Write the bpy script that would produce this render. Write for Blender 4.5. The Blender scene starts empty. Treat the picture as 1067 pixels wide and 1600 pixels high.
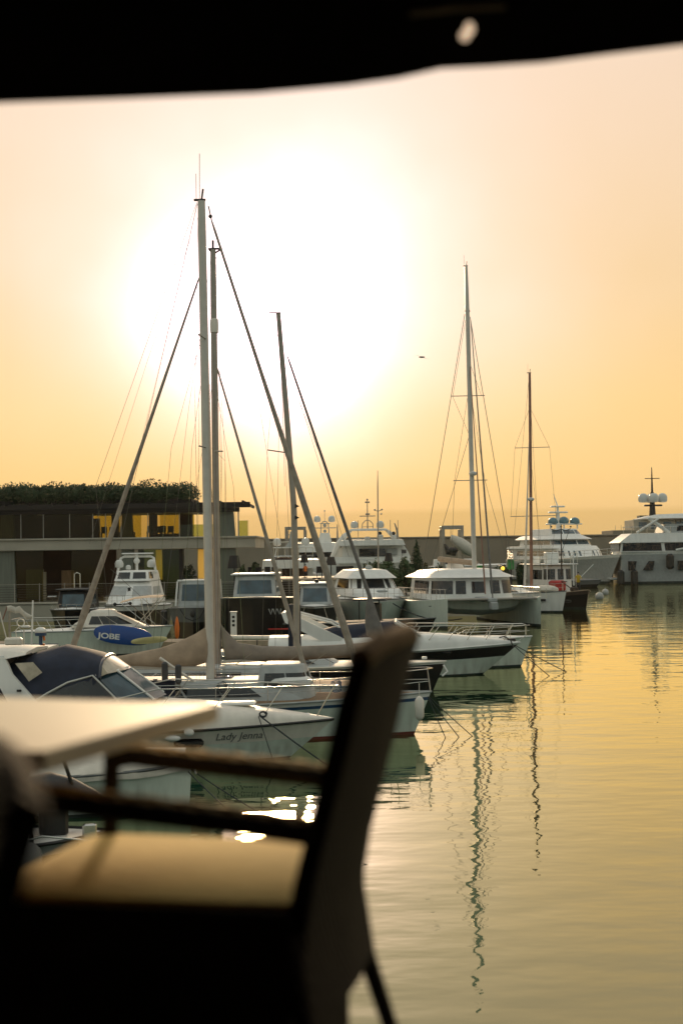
import bpy, bmesh, math, random
from mathutils import Vector, Matrix, noise
R = math.radians
random.seed(7)
SC = bpy.context.scene
COL = SC.collection
# ---------------------------------------------------------------- camera
EYE = 5.35            # eye height above the water
FP = 2222.2           # focal length in pixels of the 1067 x 1600 photograph
PITCH, ROLL = R(1.52), R(0.75)
cd = bpy.data.cameras.new('camera'); cam = bpy.data.objects.new('camera', cd); COL.objects.link(cam)
cd.sensor_fit = 'VERTICAL'; cd.sensor_height = 36; cd.lens = 50
cd.clip_start = .05; cd.clip_end = 6000
CM = Matrix.Rotation(R(90) + PITCH, 4, 'X') @ Matrix.Rotation(-ROLL, 4, 'Z')
cam.matrix_world = Matrix.Translation((0, 0, EYE)) @ CM
cd.dof.use_dof = True; cd.dof.focus_distance = 62; cd.dof.aperture_fstop = 2.2
SC.camera = cam
# ---------------------------------------------------------------- sun and sky
SAZ, SEL = R(-2.7), R(11.2)       # sun: slightly left of the view axis (+Y), low
SD = Vector((math.sin(SAZ) * math.cos(SEL), math.cos(SAZ) * math.cos(SEL), math.sin(SEL)))
sl = bpy.data.lights.new('sun', 'SUN'); so = bpy.data.objects.new('sun', sl); COL.objects.link(so)
sl.energy = 2.6; sl.angle = R(3); sl.color = (1, .72, .42)
so.rotation_euler = (-SD).to_track_quat('-Z', 'Y').to_euler()
so.location = (0, 0, 60)
w = bpy.data.worlds.new('World'); SC.world = w; w.use_nodes = True
nt = w.node_tree; nt.nodes.clear()
def N(t, **k):
    n = nt.nodes.new(t)
    for a, b in k.items(): setattr(n, a, b)
    return n
def MA(op, a, b=None, clamp=False):
    n = nt.nodes.new('ShaderNodeMath'); n.operation = op; n.use_clamp = clamp
    for i, v in enumerate((a, b)):
        if v is None: continue
        if isinstance(v, (int, float)): n.inputs[i].default_value = v
        else: nt.links.new(v, n.inputs[i])
    return n.outputs[0]
def VS(col, f):
    n = nt.nodes.new('ShaderNodeVectorMath'); n.operation = 'SCALE'
    if isinstance(col, tuple): n.inputs[0].default_value = col
    else: nt.links.new(col, n.inputs[0])
    if isinstance(f, (int, float)): n.inputs['Scale'].default_value = f
    else: nt.links.new(f, n.inputs['Scale'])
    return n.outputs[0]
def VA(a, b):
    n = nt.nodes.new('ShaderNodeVectorMath'); n.operation = 'ADD'
    nt.links.new(a, n.inputs[0]); nt.links.new(b, n.inputs[1]); return n.outputs[0]
tc = N('ShaderNodeTexCoord'); sep = N('ShaderNodeSeparateXYZ'); nt.links.new(tc.outputs['Generated'], sep.inputs[0])
dot = N('ShaderNodeVectorMath', operation='DOT_PRODUCT'); nt.links.new(tc.outputs['Generated'], dot.inputs[0]); dot.inputs[1].default_value = SD
cs = dot.outputs['Value']
# slow haze unevenness
nz = N('ShaderNodeTexNoise'); nz.inputs['Scale'].default_value = 2.2; nz.inputs['Detail'].default_value = 3
mpn = N('ShaderNodeMapping'); mpn.inputs['Scale'].default_value = (1, 1, 3); nt.links.new(tc.outputs['Generated'], mpn.inputs[0]); nt.links.new(mpn.outputs[0], nz.inputs['Vector'])
z2 = MA('ADD', sep.outputs['Z'], MA('MULTIPLY', MA('SUBTRACT', nz.outputs['Fac'], .5), MA('MULTIPLY', MA('MULTIPLY', sep.outputs['Z'], 6.0, True), .06)))
ramp = N('ShaderNodeValToRGB'); nt.links.new(MA('ABSOLUTE', z2), ramp.inputs[0])
el = ramp.color_ramp.elements
pts = [(0, (.70, .45, .17)), (.0235, (.74, .475, .18)), (.0275, (.86, .56, .23)), (.05, (.92, .60, .24)), (.10, (.93, .62, .26)), (.19, (.86, .59, .30)), (.33, (.90, .68, .51)), (.55, (.78, .71, .62)), (1, (.58, .60, .58))]
el[0].position = 0; el[0].color = pts[0][1] + (1,)
el[1].position = 1; el[1].color = pts[-1][1] + (1,)
for p, c in pts[1:-1]:
    e = el.new(p); e.color = c + (1,)
side = MA('POWER', MA('MULTIPLY', MA('ADD', cs, 1.0), .5, True), 1.6)          # 1 towards the sun, 0 behind
warm = VS(ramp.outputs['Color'], side)
cool = VS((.41, .45, .41), MA('SUBTRACT', 1.0, side))
base = VA(warm, cool)
# the haze glow round the sun: its middle sits a little below the disc and its edge is uneven
GD = Vector((math.sin(SAZ) * math.cos(R(9.4)), math.cos(SAZ) * math.cos(R(9.4)), math.sin(R(9.4))))
dot2 = N('ShaderNodeVectorMath', operation='DOT_PRODUCT'); nt.links.new(tc.outputs['Generated'], dot2.inputs[0]); dot2.inputs[1].default_value = GD
nz2 = N('ShaderNodeTexNoise'); nz2.inputs['Scale'].default_value = 7; nz2.inputs['Detail'].default_value = 3; nt.links.new(tc.outputs['Generated'], nz2.inputs['Vector'])
omc = MA('MULTIPLY', MA('SUBTRACT', 1.0, dot2.outputs['Value']), MA('ADD', MA('MULTIPLY', nz2.outputs['Fac'], 1.3), .35))
low = MA('MULTIPLY', MA('SUBTRACT', sep.outputs['Z'], .04), 7.5, True)      # the haze bank dims the glow near the horizon
gf = MA('MULTIPLY', MA('MULTIPLY', MA('EXPONENT', MA('MULTIPLY', omc, -60.0)), .95, True), low)
mxg = N('ShaderNodeMix', data_type='VECTOR'); nt.links.new(gf, mxg.inputs[0]); nt.links.new(base, mxg.inputs[4]); mxg.inputs[5].default_value = (1.02, .90, .87)
g1 = mxg.outputs[1]
g2 = VS((1.0, .70, .86), MA('MULTIPLY', MA('EXPONENT', MA('MULTIPLY', omc, -420.0)), 2.3))
sky = N('ShaderNodeTexSky'); sky.sky_type = 'NISHITA'; sky.sun_disc = False
sky.sun_elevation = SEL; sky.sun_rotation = SAZ; sky.dust_density = 4; sky.air_density = 1.5
nish = VS(sky.outputs['Color'], .003)
tot = VA(g1, VA(g2, nish))
bg = N('ShaderNodeBackground'); nt.links.new(tot, bg.inputs['Color']); bg.inputs['Strength'].default_value = 1.0
wo = N('ShaderNodeOutputWorld'); nt.links.new(bg.outputs[0], wo.inputs[0])
vs = SC.view_settings; vs.view_transform = 'Standard'; vs.look = 'None'; vs.exposure = 0; vs.gamma = 1
SC.cycles.max_bounces = 7; SC.cycles.transparent_max_bounces = 12; SC.cycles.caustics_reflective = False; SC.cycles.caustics_refractive = False
# ---------------------------------------------------------------- pixel helpers (photo pixels -> real points)
def ray(px, py):
    d = CM @ Vector(((px - 533.5) / FP, -(py - 800) / FP, -1))
    return d / d.y
def at(px, py, D): return Vector((0, 0, EYE)) + ray(px, py) * D
def on(px, py, z=0.0):
    d = ray(px, py); return Vector((0, 0, EYE)) + d * ((z - EYE) / d.z)
# ---------------------------------------------------------------- materials
M = {}
def stain(name, k=.6):
    m = M[name]; t = m.node_tree; b = t.nodes['Principled BSDF']; src = b.inputs['Base Color'].links[0].from_socket
    tcn = t.nodes.new('ShaderNodeTexCoord'); sp = t.nodes.new('ShaderNodeSeparateXYZ'); t.links.new(tcn.outputs['Object'], sp.inputs[0]); n = t.nodes.new('ShaderNodeTexNoise'); n.inputs['Scale'].default_value = 2.5; n.inputs['Detail'].default_value = 6
    mp = t.nodes.new('ShaderNodeMapping'); mp.inputs['Scale'].default_value = (1.6, 1.6, .25); t.links.new(tcn.outputs['Object'], mp.inputs[0]); t.links.new(mp.outputs[0], n.inputs['Vector'])
    def ma(op, a, c):
        q = t.nodes.new('ShaderNodeMath'); q.operation = op; q.use_clamp = True
        for i, v in enumerate((a, c)):
            if isinstance(v, (int, float)): q.inputs[i].default_value = v
            else: t.links.new(v, q.inputs[i])
        return q.outputs[0]
    zf = ma('SUBTRACT', 1.0, ma('MULTIPLY', sp.outputs['Z'], 1.1)); f = ma('MULTIPLY', ma('MULTIPLY', ma('SUBTRACT', n.outputs['Fac'], .42), 3.2), ma('MULTIPLY', zf, k))
    mx = t.nodes.new('ShaderNodeMix'); mx.data_type = 'RGBA'; mx.inputs[7].default_value = (.20, .17, .11, 1); t.links.new(f, mx.inputs[0]); t.links.new(src, mx.inputs[6]); t.links.new(mx.outputs[2], b.inputs['Base Color'])
def mat(name, col, rough=.5, metal=0, var=.10, vscale=1.5, bump=0, bscale=30, spec=.5, streak=0, trans=0, emit=None, estr=0, coat=0):
    m = bpy.data.materials.new(name); m.use_nodes = True; t = m.node_tree; b = t.nodes['Principled BSDF']
    tcn = t.nodes.new('ShaderNodeTexCoord'); n = t.nodes.new('ShaderNodeTexNoise'); n.inputs['Scale'].default_value = vscale; n.inputs['Detail'].default_value = 5
    mp = t.nodes.new('ShaderNodeMapping'); t.links.new(tcn.outputs['Object'], mp.inputs[0]); t.links.new(mp.outputs[0], n.inputs['Vector'])
    if streak: mp.inputs['Scale'].default_value = (streak, streak, .35)
    r = t.nodes.new('ShaderNodeMapRange'); r.inputs[1].default_value = .3; r.inputs[2].default_value = .7; r.inputs[3].default_value = 1 - var; r.inputs[4].default_value = 1 + var
    t.links.new(n.outputs['Fac'], r.inputs[0])
    v = t.nodes.new('ShaderNodeVectorMath'); v.operation = 'SCALE'; v.inputs[0].default_value = col; t.links.new(r.outputs[0], v.inputs['Scale'])
    t.links.new(v.outputs[0], b.inputs['Base Color'])
    b.inputs['Roughness'].default_value = rough; b.inputs['Metallic'].default_value = metal; b.inputs['Specular IOR Level'].default_value = spec
    b.inputs['Coat Weight'].default_value = coat
    if bump:
        n2 = t.nodes.new('ShaderNodeTexNoise'); n2.inputs['Scale'].default_value = bscale; n2.inputs['Detail'].default_value = 4; t.links.new(tcn.outputs['Object'], n2.inputs['Vector'])
        bu = t.nodes.new('ShaderNodeBump'); bu.inputs['Strength'].default_value = bump; bu.inputs['Distance'].default_value = .02
        t.links.new(n2.outputs['Fac'], bu.inputs['Height']); t.links.new(bu.outputs[0], b.inputs['Normal'])
    if emit: b.inputs['Emission Color'].default_value = emit + (1,); b.inputs['Emission Strength'].default_value = estr
    M[name] = m; return m
mat('gel', (.80, .80, .76), .5, var=.07, vscale=.8, streak=3, spec=.35)
mat('gel_warm', (.78, .73, .64), .5, var=.08, streak=3)
stain('gel', .35)
mat('gel_grey', (.40, .42, .41), .6, var=.12, vscale=3, spec=.3)
mat('hull_green', (.66, .73, .64), .3, var=.08, streak=3, coat=.2)
stain('hull_green', .6)
mat('hull_black', (.008, .009, .010), .35, var=.3, spec=.25)
mat('hull_navy', (.02, .03, .05), .3, var=.2, coat=.3)
mat('boot_dark', (.02, .035, .033), .6, var=.3, spec=.3)
mat('boot_red', (.13, .025, .015), .5, var=.25)
mat('blue_paint', (.02, .07, .16), .35)
mat('navy_canvas', (.018, .024, .045), .8, var=.25, vscale=3, bump=.4, bscale=8)
mat('grey_canvas', (.07, .07, .07), .8, var=.25, vscale=3, bump=.4, bscale=8)
mat('black_plastic', (.012, .012, .012), .45, var=.3)
mat('rubber_grey', (.12, .13, .13), .6, var=.15)
mat('tan_canvas', (.40, .30, .21), .85, var=.18, vscale=2.5, bump=.6, bscale=5)
mat('taupe_canvas', (.26, .22, .18), .85, var=.18, vscale=2.5, bump=.6, bscale=5)
mat('cream_canvas', (.62, .58, .50), .8, var=.12, vscale=3, bump=.8, bscale=6)
mat('furl', (.36, .31, .25), .8, var=.22, vscale=4, bump=.5, bscale=12)
mat('furl_dark', (.17, .16, .15), .8, var=.22, vscale=4, bump=.5, bscale=12)
mat('glass_dark', (.015, .018, .02), .06, var=.4, spec=.7)
mat('tint_black', (.008, .008, .009), .25, var=.3, spec=.3)
mat('glass_blue', (.035, .07, .09), .08, var=.4, spec=.8)
mat('vinyl', (.50, .44, .34), .18, var=.25, vscale=4)
mat('mast_white', (.66, .62, .55), .35, var=.06, vscale=3)
mat('mast_grey', (.34, .31, .27), .4, metal=.3, var=.1, vscale=3)
mat('mast_red', (.26, .13, .09), .5, var=.2)
mat('steel', (.55, .54, .50), .25, metal=.9, var=.1)
mat('wire', (.16, .15, .13), .45, metal=.5)
mat('wire_green', (.2, .24, .12), .5)
mat('rope', (.30, .26, .2), .9, var=.2, vscale=20)
mat('rope_dark', (.03, .035, .04), .9, var=.2)
mat('teak', (.24, .15, .08), .8, var=.2, vscale=4, streak=2)
mat('pier', (.42, .33, .23), .75, var=.2, vscale=3, bump=.3)
mat('wood_dark', (.05, .035, .025), .7, var=.25, vscale=3)
mat('concrete', (.30, .28, .23), .85, var=.15, vscale=.4, bump=.3, bscale=6, streak=1)
mat('concrete_light', (.40, .37, .30), .8, var=.12, vscale=.5, bump=.2, bscale=6)
mat('wall_far', (.27, .24, .18), .9, var=.12, vscale=.15, bump=.3, bscale=2)
mat('rubble', (.07, .065, .06), .95, var=.4, vscale=.8)
mat('beam_black', (.012, .01, .01), .7, var=.3)
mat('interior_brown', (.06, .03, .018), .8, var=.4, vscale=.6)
mat('column_green', (.15, .165, .135), .8, var=.15, streak=4)
mat('leaf', (.05, .085, .028), .7, var=.5, vscale=1.2)
mat('leaf_dark', (.03, .055, .02), .75, var=.45, vscale=1.2)
mat('leaf_red', (.07, .06, .02), .7, var=.4)
mat('bark', (.08, .06, .04), .9)
mat('blue_board', (.01, .07, .30), .4, var=.05)
mat('yellow_board', (.62, .55, .26), .45, var=.1)
mat('white_paint', (.78, .78, .75), .45, var=.04)
mat('orange', (.75, .18, .02), .5)
mat('red', (.45, .02, .015), .5, var=.15)
mat('green_paint', (.02, .22, .05), .5, var=.2)
mat('yellow_cloth', (.55, .38, .03), .8)
mat('skin', (.42, .25, .16), .6)
mat('dark_cloth', (.03, .03, .035), .8)
mat('white_dome', (.66, .66, .62), .35, var=.04)
mat('dome_teal', (.10, .22, .27), .3, var=.1)
mat('lamp_shade', (.035, .03, .028), .8)
mat('buoy', (.42, .42, .40), .5, var=.15, vscale=4)
mat('table_top', (.86, .74, .52), .55, var=.05, vscale=2)
mat('awning', (.012, .010, .009), .9, var=.3)
mat('yellow_lamp', (.8, .6, .1), .5, emit=(1, .62, .05), estr=1.6)
mat('glint_glow', (.8, .7, .6), .4, emit=(1, .72, .48), estr=.75)  # emission stands in for a bright glint on awning hardware
mat('int_glow', (.5, .4, .2), .7, var=.3, emit=(1, .7, .2), estr=.25)
# woven wicker
def wicker(name, col, k=60):
    m = mat(name, col, .85, var=.25, vscale=9, spec=.15); t = m.node_tree; b = t.nodes['Principled BSDF']
    tcn = t.nodes.new('ShaderNodeTexCoord'); wv = t.nodes.new('ShaderNodeTexWave'); wv.inputs['Scale'].default_value = k; wv.inputs['Distortion'].default_value = 1.5; wv.bands_direction = 'DIAGONAL'
    t.links.new(tcn.outputs['Object'], wv.inputs['Vector']); bu = t.nodes.new('ShaderNodeBump'); bu.inputs['Strength'].default_value = .7; bu.inputs['Distance'].default_value = .006
    t.links.new(wv.outputs['Fac'], bu.inputs['Height']); t.links.new(bu.outputs[0], b.inputs['Normal'])
wicker('wicker_black', (.007, .005, .004), 22); wicker('wicker_dark', (.022, .015, .010), 22); wicker('wicker_lit', (.72, .52, .28), 22); wicker('wicker_rim_lit', (.20, .135, .075), 22)  # tan and rim wicker: sky light on upper edges put into the colour
mat('cushion', (.74, .52, .17), .9, var=.08, vscale=5, bump=.2, bscale=40)
# see-through tinted glazing
def glazing(name, tint, refl=.08, gcol=(1, 1, 1)):
    m = bpy.data.materials.new(name); m.use_nodes = True; t = m.node_tree; t.nodes.clear()
    o = t.nodes.new('ShaderNodeOutputMaterial'); mx = t.nodes.new('ShaderNodeMixShader'); tr = t.nodes.new('ShaderNodeBsdfTransparent'); g = t.nodes.new('ShaderNodeBsdfGlossy')
    tr.inputs[0].default_value = tint + (1,); g.inputs['Roughness'].default_value = .03; g.inputs['Color'].default_value = gcol + (1,)
    fr = t.nodes.new('ShaderNodeFresnel'); fr.inputs[0].default_value = 1.35
    nz = t.nodes.new('ShaderNodeTexNoise'); nz.inputs['Scale'].default_value = .6
    ad = t.nodes.new('ShaderNodeMath'); ad.operation = 'MULTIPLY_ADD'; ad.inputs[1].default_value = refl * .6; t.links.new(nz.outputs['Fac'], ad.inputs[0]); t.links.new(fr.outputs[0], ad.inputs[2])
    t.links.new(ad.outputs[0], mx.inputs[0]); t.links.new(tr.outputs[0], mx.inputs[1]); t.links.new(g.outputs[0], mx.inputs[2]); t.links.new(mx.outputs[0], o.inputs[0])
    M[name] = m
glazing('glazing', (.74, .68, .48), .0, (.6, .55, .45)); glazing('glazing_green', (.60, .66, .40), .0); glazing('glazing_yellow', (.74, .72, .36), .0)
def backdrop_mat():  # material of the added backdrop that gives the bays golden light
    m = bpy.data.materials.new('backlit_backdrop'); m.use_nodes = True; t = m.node_tree; t.nodes.clear(); o = t.nodes.new('ShaderNodeOutputMaterial'); mx = t.nodes.new('ShaderNodeMixShader'); a = t.nodes.new('ShaderNodeBsdfTranslucent'); b = t.nodes.new('ShaderNodeBsdfDiffuse')
    n = t.nodes.new('ShaderNodeTexNoise'); n.inputs['Scale'].default_value = .8; r = t.nodes.new('ShaderNodeMapRange'); r.inputs[3].default_value = .55; r.inputs[4].default_value = 1.1; t.links.new(n.outputs['Fac'], r.inputs[0]); v = t.nodes.new('ShaderNodeVectorMath'); v.operation = 'SCALE'; v.inputs[0].default_value = (.85, .72, .38); t.links.new(r.outputs[0], v.inputs['Scale'])
    t.links.new(v.outputs[0], a.inputs[0]); t.links.new(v.outputs[0], b.inputs[0]); mx.inputs[0].default_value = .2; t.links.new(a.outputs[0], mx.inputs[1]); t.links.new(b.outputs[0], mx.inputs[2]); t.links.new(mx.outputs[0], o.inputs[0]); M['golden_backdrop'] = m
backdrop_mat()
# ---------------------------------------------------------------- mesh builder
class MB:
    def __init__(s): s.v = []; s.f = []; s.m = []
    def add(s, vs, fs, mi=0):
        o = len(s.v); s.v += [Vector(p) for p in vs]
        for f in fs: s.f.append([i + o for i in f]); s.m.append(mi)
        return s
    def box(s, x0, x1, y0, y1, z0, z1, mi=0, rot=None, bev=0):
        c = Vector(((x0 + x1) / 2, (y0 + y1) / 2, (z0 + z1) / 2)); h = Vector((abs(x1 - x0) / 2, abs(y1 - y0) / 2, abs(z1 - z0) / 2))
        b = min(bev, h.x * .9, h.y * .9, h.z * .9)
        if b <= 0:
            vs = [Vector((sx * h.x, sy * h.y, sz * h.z)) for sz in (-1, 1) for sy in (-1, 1) for sx in (-1, 1)]
            fs = [(0, 2, 3, 1), (4, 5, 7, 6), (0, 1, 5, 4), (2, 6, 7, 3), (0, 4, 6, 2), (1, 3, 7, 5)]
        else:
            rings = []
            for z, k in ((-h.z, b), (-h.z + b, 0), (h.z - b, 0), (h.z, b)):
                hx, hy = h.x - k, h.y - k
                rings.append([(-hx + b - k * 0, -hy, z), (hx - b, -hy, z), (hx, -hy + b, z), (hx, hy - b, z), (hx - b, hy, z), (-hx + b, hy, z), (-hx, hy - b, z), (-hx, -hy + b, z)])
            vs = [Vector(p) for r_ in rings for p in r_]; fs = [tuple(reversed(range(8))), tuple(range(24, 32))]
            for k in range(3):
                for i in range(8): j = (i + 1) % 8; fs.append((k * 8 + i, k * 8 + j, k * 8 + 8 + j, k * 8 + 8 + i))
        if rot: vs = [rot @ p for p in vs]
        return s.add([p + c for p in vs], fs, mi)
    def tube(s, pts, r, n=6, mi=0, caps=True):
        pts = [Vector(p) for p in pts]; rs = r if isinstance(r, (list, tuple)) else [r] * len(pts)
        vs = []; up = None
        for i, p in enumerate(pts):
            d = (pts[min(i + 1, len(pts) - 1)] - pts[max(i - 1, 0)])
            if d.length < 1e-9: d = Vector((0, 0, 1))
            d.normalize()
            a = d.cross(Vector((0, 0, 1)) if abs(d.z) < .9 else Vector((1, 0, 0))) if up is None else up - d * up.dot(d)
            a.normalize(); up = a; b = d.cross(a)
            vs += [p + (a * math.cos(2 * math.pi * k / n) + b * math.sin(2 * math.pi * k / n)) * rs[i] for k in range(n)]
        fs = []
        for i in range(len(pts) - 1):
            for k in range(n): k2 = (k + 1) % n; fs.append((i * n + k, i * n + k2, (i + 1) * n + k2, (i + 1) * n + k))
        if caps: fs += [tuple(reversed(range(n))), tuple(range((len(pts) - 1) * n, len(pts) * n))]
        return s.add(vs, fs, mi)
    def ball(s, c, r, nu=12, nv=8, mi=0, z0=-1.0):
        r = r if isinstance(r, (tuple, list)) else (r, r, r); c = Vector(c); vs = []; fs = []
        for j in range(nv + 1):
            ph = math.asin(z0) + (math.pi / 2 - math.asin(z0)) * j / nv
            for i in range(nu): th = 2 * math.pi * i / nu; vs.append(c + Vector((r[0] * math.cos(ph) * math.cos(th), r[1] * math.cos(ph) * math.sin(th), r[2] * math.sin(ph))))
        for j in range(nv):
            for i in range(nu): k = (i + 1) % nu; fs.append((j * nu + i, j * nu + k, (j + 1) * nu + k, (j + 1) * nu + i))
        fs.append(tuple(reversed(range(nu))))
        return s.add(vs, fs, mi)
    def lathe(s, c, prof, n=12, mi=0):
        c = Vector(c); vs = [c + Vector((r * math.cos(2 * math.pi * i / n), r * math.sin(2 * math.pi * i / n), z)) for r, z in prof for i in range(n)]; fs = []
        for j in range(len(prof) - 1):
            for i in range(n): k = (i + 1) % n; fs.append((j * n + i, j * n + k, (j + 1) * n + k, (j + 1) * n + i))
        fs += [tuple(reversed(range(n))), tuple(range((len(prof) - 1) * n, len(prof) * n))]
        return s.add(vs, fs, mi)
    def rings(s, rs, closed=True, caps=True, mi=0):
        n = len(rs[0]); vs = [p for r_ in rs for p in r_]; fs = []
        for j in range(len(rs) - 1):
            for i in range(n if closed else n - 1): k = (i + 1) % n; fs.append((j * n + i, j * n + k, (j + 1) * n + k, (j + 1) * n + i))
        if caps and closed: fs += [tuple(reversed(range(n))), tuple(range((len(rs) - 1) * n, len(rs) * n))]
        return s.add(vs, fs, mi)
    def prism(s, poly, off, mi=0):
        """flat polygon (3D points) extruded by vector off"""
        off = Vector(off); n = len(poly); a = [Vector(p) for p in poly]; return s.rings([a, [p + off for p in a]], True, True, mi)
    def build(s, name, mats, parent=None, smooth=True, world=False, ang=40):
        if isinstance(mats, str): mats = [mats]
        me = bpy.data.meshes.new(name)
        vs = s.v
        if world and parent: inv = parent.matrix_basis.inverted(); vs = [inv @ p for p in vs]
        me.from_pydata([tuple(p) for p in vs], [], s.f)
        for x in mats: me.materials.append(M[x] if isinstance(x, str) else x)
        me.polygons.foreach_set('material_index', s.m)
        bm = bmesh.new(); bm.from_mesh(me); bmesh.ops.recalc_face_normals(bm, faces=bm.faces)
        if smooth:
            for f in bm.faces: f.smooth = True
            for e in bm.edges:
                if len(e.link_faces) != 2 or e.calc_face_angle(0) > R(ang): e.smooth = False
        bm.to_mesh(me); bm.free()
        o = bpy.data.objects.new(name, me); COL.objects.link(o)
        if parent: o.parent = parent
        return o
def thing(name, label, cat, loc=(0, 0, 0), head=0, group=None):
    o = bpy.data.objects.new(name, None); COL.objects.link(o); o.empty_display_size = .3
    o.location = loc; o.rotation_euler = (0, 0, R(head))
    o.matrix_basis = Matrix.Translation(loc) @ Matrix.Rotation(R(head), 4, 'Z')
    o['label'] = label; o['category'] = cat
    if group: o['group'] = group
    return o
def tag(o, label=None, cat=None, group=None, kind=None):
    if label: o['label'] = label
    if cat: o['category'] = cat
    if group: o['group'] = group
    if kind: o['kind'] = kind
    return o
def foliage(mb, blobs, n, size, mi=0, shell=.55):
    tot = sum(b[1][0] * b[1][1] + b[1][1] * b[1][2] + b[1][0] * b[1][2] for b in blobs)
    for c, r in blobs:
        k = int(n * (r[0] * r[1] + r[1] * r[2] + r[0] * r[2]) / tot)
        for _ in range(k):
            d = Vector((random.gauss(0, 1), random.gauss(0, 1), random.gauss(0, 1))).normalized()
            q = (shell + (1 - shell) * random.random()) * (1 + .22 * noise.noise(d * 2.3 + Vector(c)))
            p = Vector(c) + Vector((d.x * r[0], d.y * r[1], d.z * r[2])) * q
            a = Vector((random.gauss(0, 1), random.gauss(0, 1), random.gauss(0, 1))).normalized(); b = a.cross(d + Vector((.01, .02, .03))).normalized()
            s_ = size * random.uniform(.6, 1.5)
            mb.add([p - a * s_, p + b * s_ * .55, p + a * s_, p - b * s_ * .55], [(0, 1, 2, 3)], mi)
# ================================================================ SETTING
def water():
    me = bpy.data.meshes.new('water'); me.from_pydata([(-2500, -300, 0), (2500, -300, 0), (2500, 4500, 0), (-2500, 4500, 0)], [], [(0, 1, 2, 3)])
    m = bpy.data.materials.new('harbour_water'); m.use_nodes = True; t = m.node_tree; t.nodes.clear()
    out = t.nodes.new('ShaderNodeOutputMaterial'); mxs = t.nodes.new('ShaderNodeMixShader'); dif = t.nodes.new('ShaderNodeBsdfDiffuse'); gl = t.nodes.new('ShaderNodeBsdfGlossy'); fre = t.nodes.new('ShaderNodeFresnel')
    dif.inputs['Color'].default_value = (.012, .062, .036, 1); gl.inputs['Color'].default_value = (1, .935, .63, 1); gl.inputs['Roughness'].default_value = .012; fre.inputs['IOR'].default_value = 1.62
    fm = t.nodes.new('ShaderNodeMath'); fm.operation = 'MULTIPLY'; fm.use_clamp = True; fm.inputs[1].default_value = 1.4; t.links.new(fre.outputs[0], fm.inputs[0]); t.links.new(fm.outputs[0], mxs.inputs[0]); t.links.new(dif.outputs[0], mxs.inputs[1]); t.links.new(gl.outputs[0], mxs.inputs[2]); t.links.new(mxs.outputs[0], out.inputs[0])
    g = t.nodes.new('ShaderNodeNewGeometry')
    def nz(scale, det, sx=1, sy=1, rough=.5, rot=0):
        mp = t.nodes.new('ShaderNodeMapping'); mp.inputs['Scale'].default_value = (sx, sy, 1); mp.inputs['Rotation'].default_value = (0, 0, rot); t.links.new(g.outputs['Position'], mp.inputs[0])
        n = t.nodes.new('ShaderNodeTexNoise'); n.inputs['Scale'].default_value = scale; n.inputs['Detail'].default_value = det; n.inputs['Roughness'].default_value = rough
        t.links.new(mp.outputs[0], n.inputs['Vector']); return n.outputs['Fac']
    def m2(op, a, b_):
        n = t.nodes.new('ShaderNodeMath'); n.operation = op
        for i, v in enumerate((a, b_)):
            if isinstance(v, (int, float)): n.inputs[i].default_value = v
            else: t.links.new(v, n.inputs[i])
        return n.outputs[0]
    big = nz(.32, 2, .7, 1.1, rot=.2); mid = nz(.95, 2, .75, 1.25, .45, rot=-.15); fine = nz(5, 2, .6, 1.3, .5)
    patch = nz(.05, 2, .5, 1.6); pr = t.nodes.new('ShaderNodeMapRange'); pr.inputs[1].default_value = .45; pr.inputs[2].default_value = .62; pr.inputs[3].default_value = .1; pr.inputs[4].default_value = 1.5; t.links.new(patch, pr.inputs[0])
    # the open water further out is more ruffled than the pool beside the berths
    sp = t.nodes.new('ShaderNodeSeparateXYZ'); t.links.new(g.outputs['Position'], sp.inputs[0]); far = t.nodes.new('ShaderNodeMapRange'); far.inputs[1].default_value = 45; far.inputs[2].default_value = 130; far.inputs[3].default_value = 1; far.inputs[4].default_value = 2.4; t.links.new(sp.outputs['Y'], far.inputs[0])
    h = m2('ADD', m2('MULTIPLY', big, .036), m2('MULTIPLY', mid, .017))
    h = m2('ADD', h, m2('MULTIPLY', m2('MULTIPLY', fine, m2('MULTIPLY', pr.outputs[0], far.outputs[0])), .0011))
    bu = t.nodes.new('ShaderNodeBump'); bu.inputs['Strength'].default_value = 1; bu.inputs['Distance'].default_value = 1; t.links.new(h, bu.inputs['Height']); [t.links.new(bu.outputs[0], q_.inputs['Normal']) for q_ in (gl, fre)]
    me.materials.append(m); o = bpy.data.objects.new('water', me); COL.objects.link(o); tag(o, kind='structure')
water()
def struct(name, mb, m): return tag(mb.build(name, m), kind='structure')
# quay, raised terrace, piers
q = MB(); q.box(-70, 14.5, 112, 136, -3, 1.35, bev=.05); q.box(-70, 14.5, 111.9, 112.5, 1.354, 1.5, bev=.03); struct('quay', q, 'concrete_light')
p1 = MB()
p1.box(-34, -3.3, 75, 77.6, .35, .62); p1.box(-30, -4.2, 57.5, 59.5, .35, .6)
for x in range(-32, -3, 4): p1.box(x, x + .4, 76, 76.4, -2, .35)
for x in range(-28, -4, 4): p1.box(x, x + .4, 58.2, 58.6, -2, .35)
struct('pier', p1, 'pier')
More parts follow.
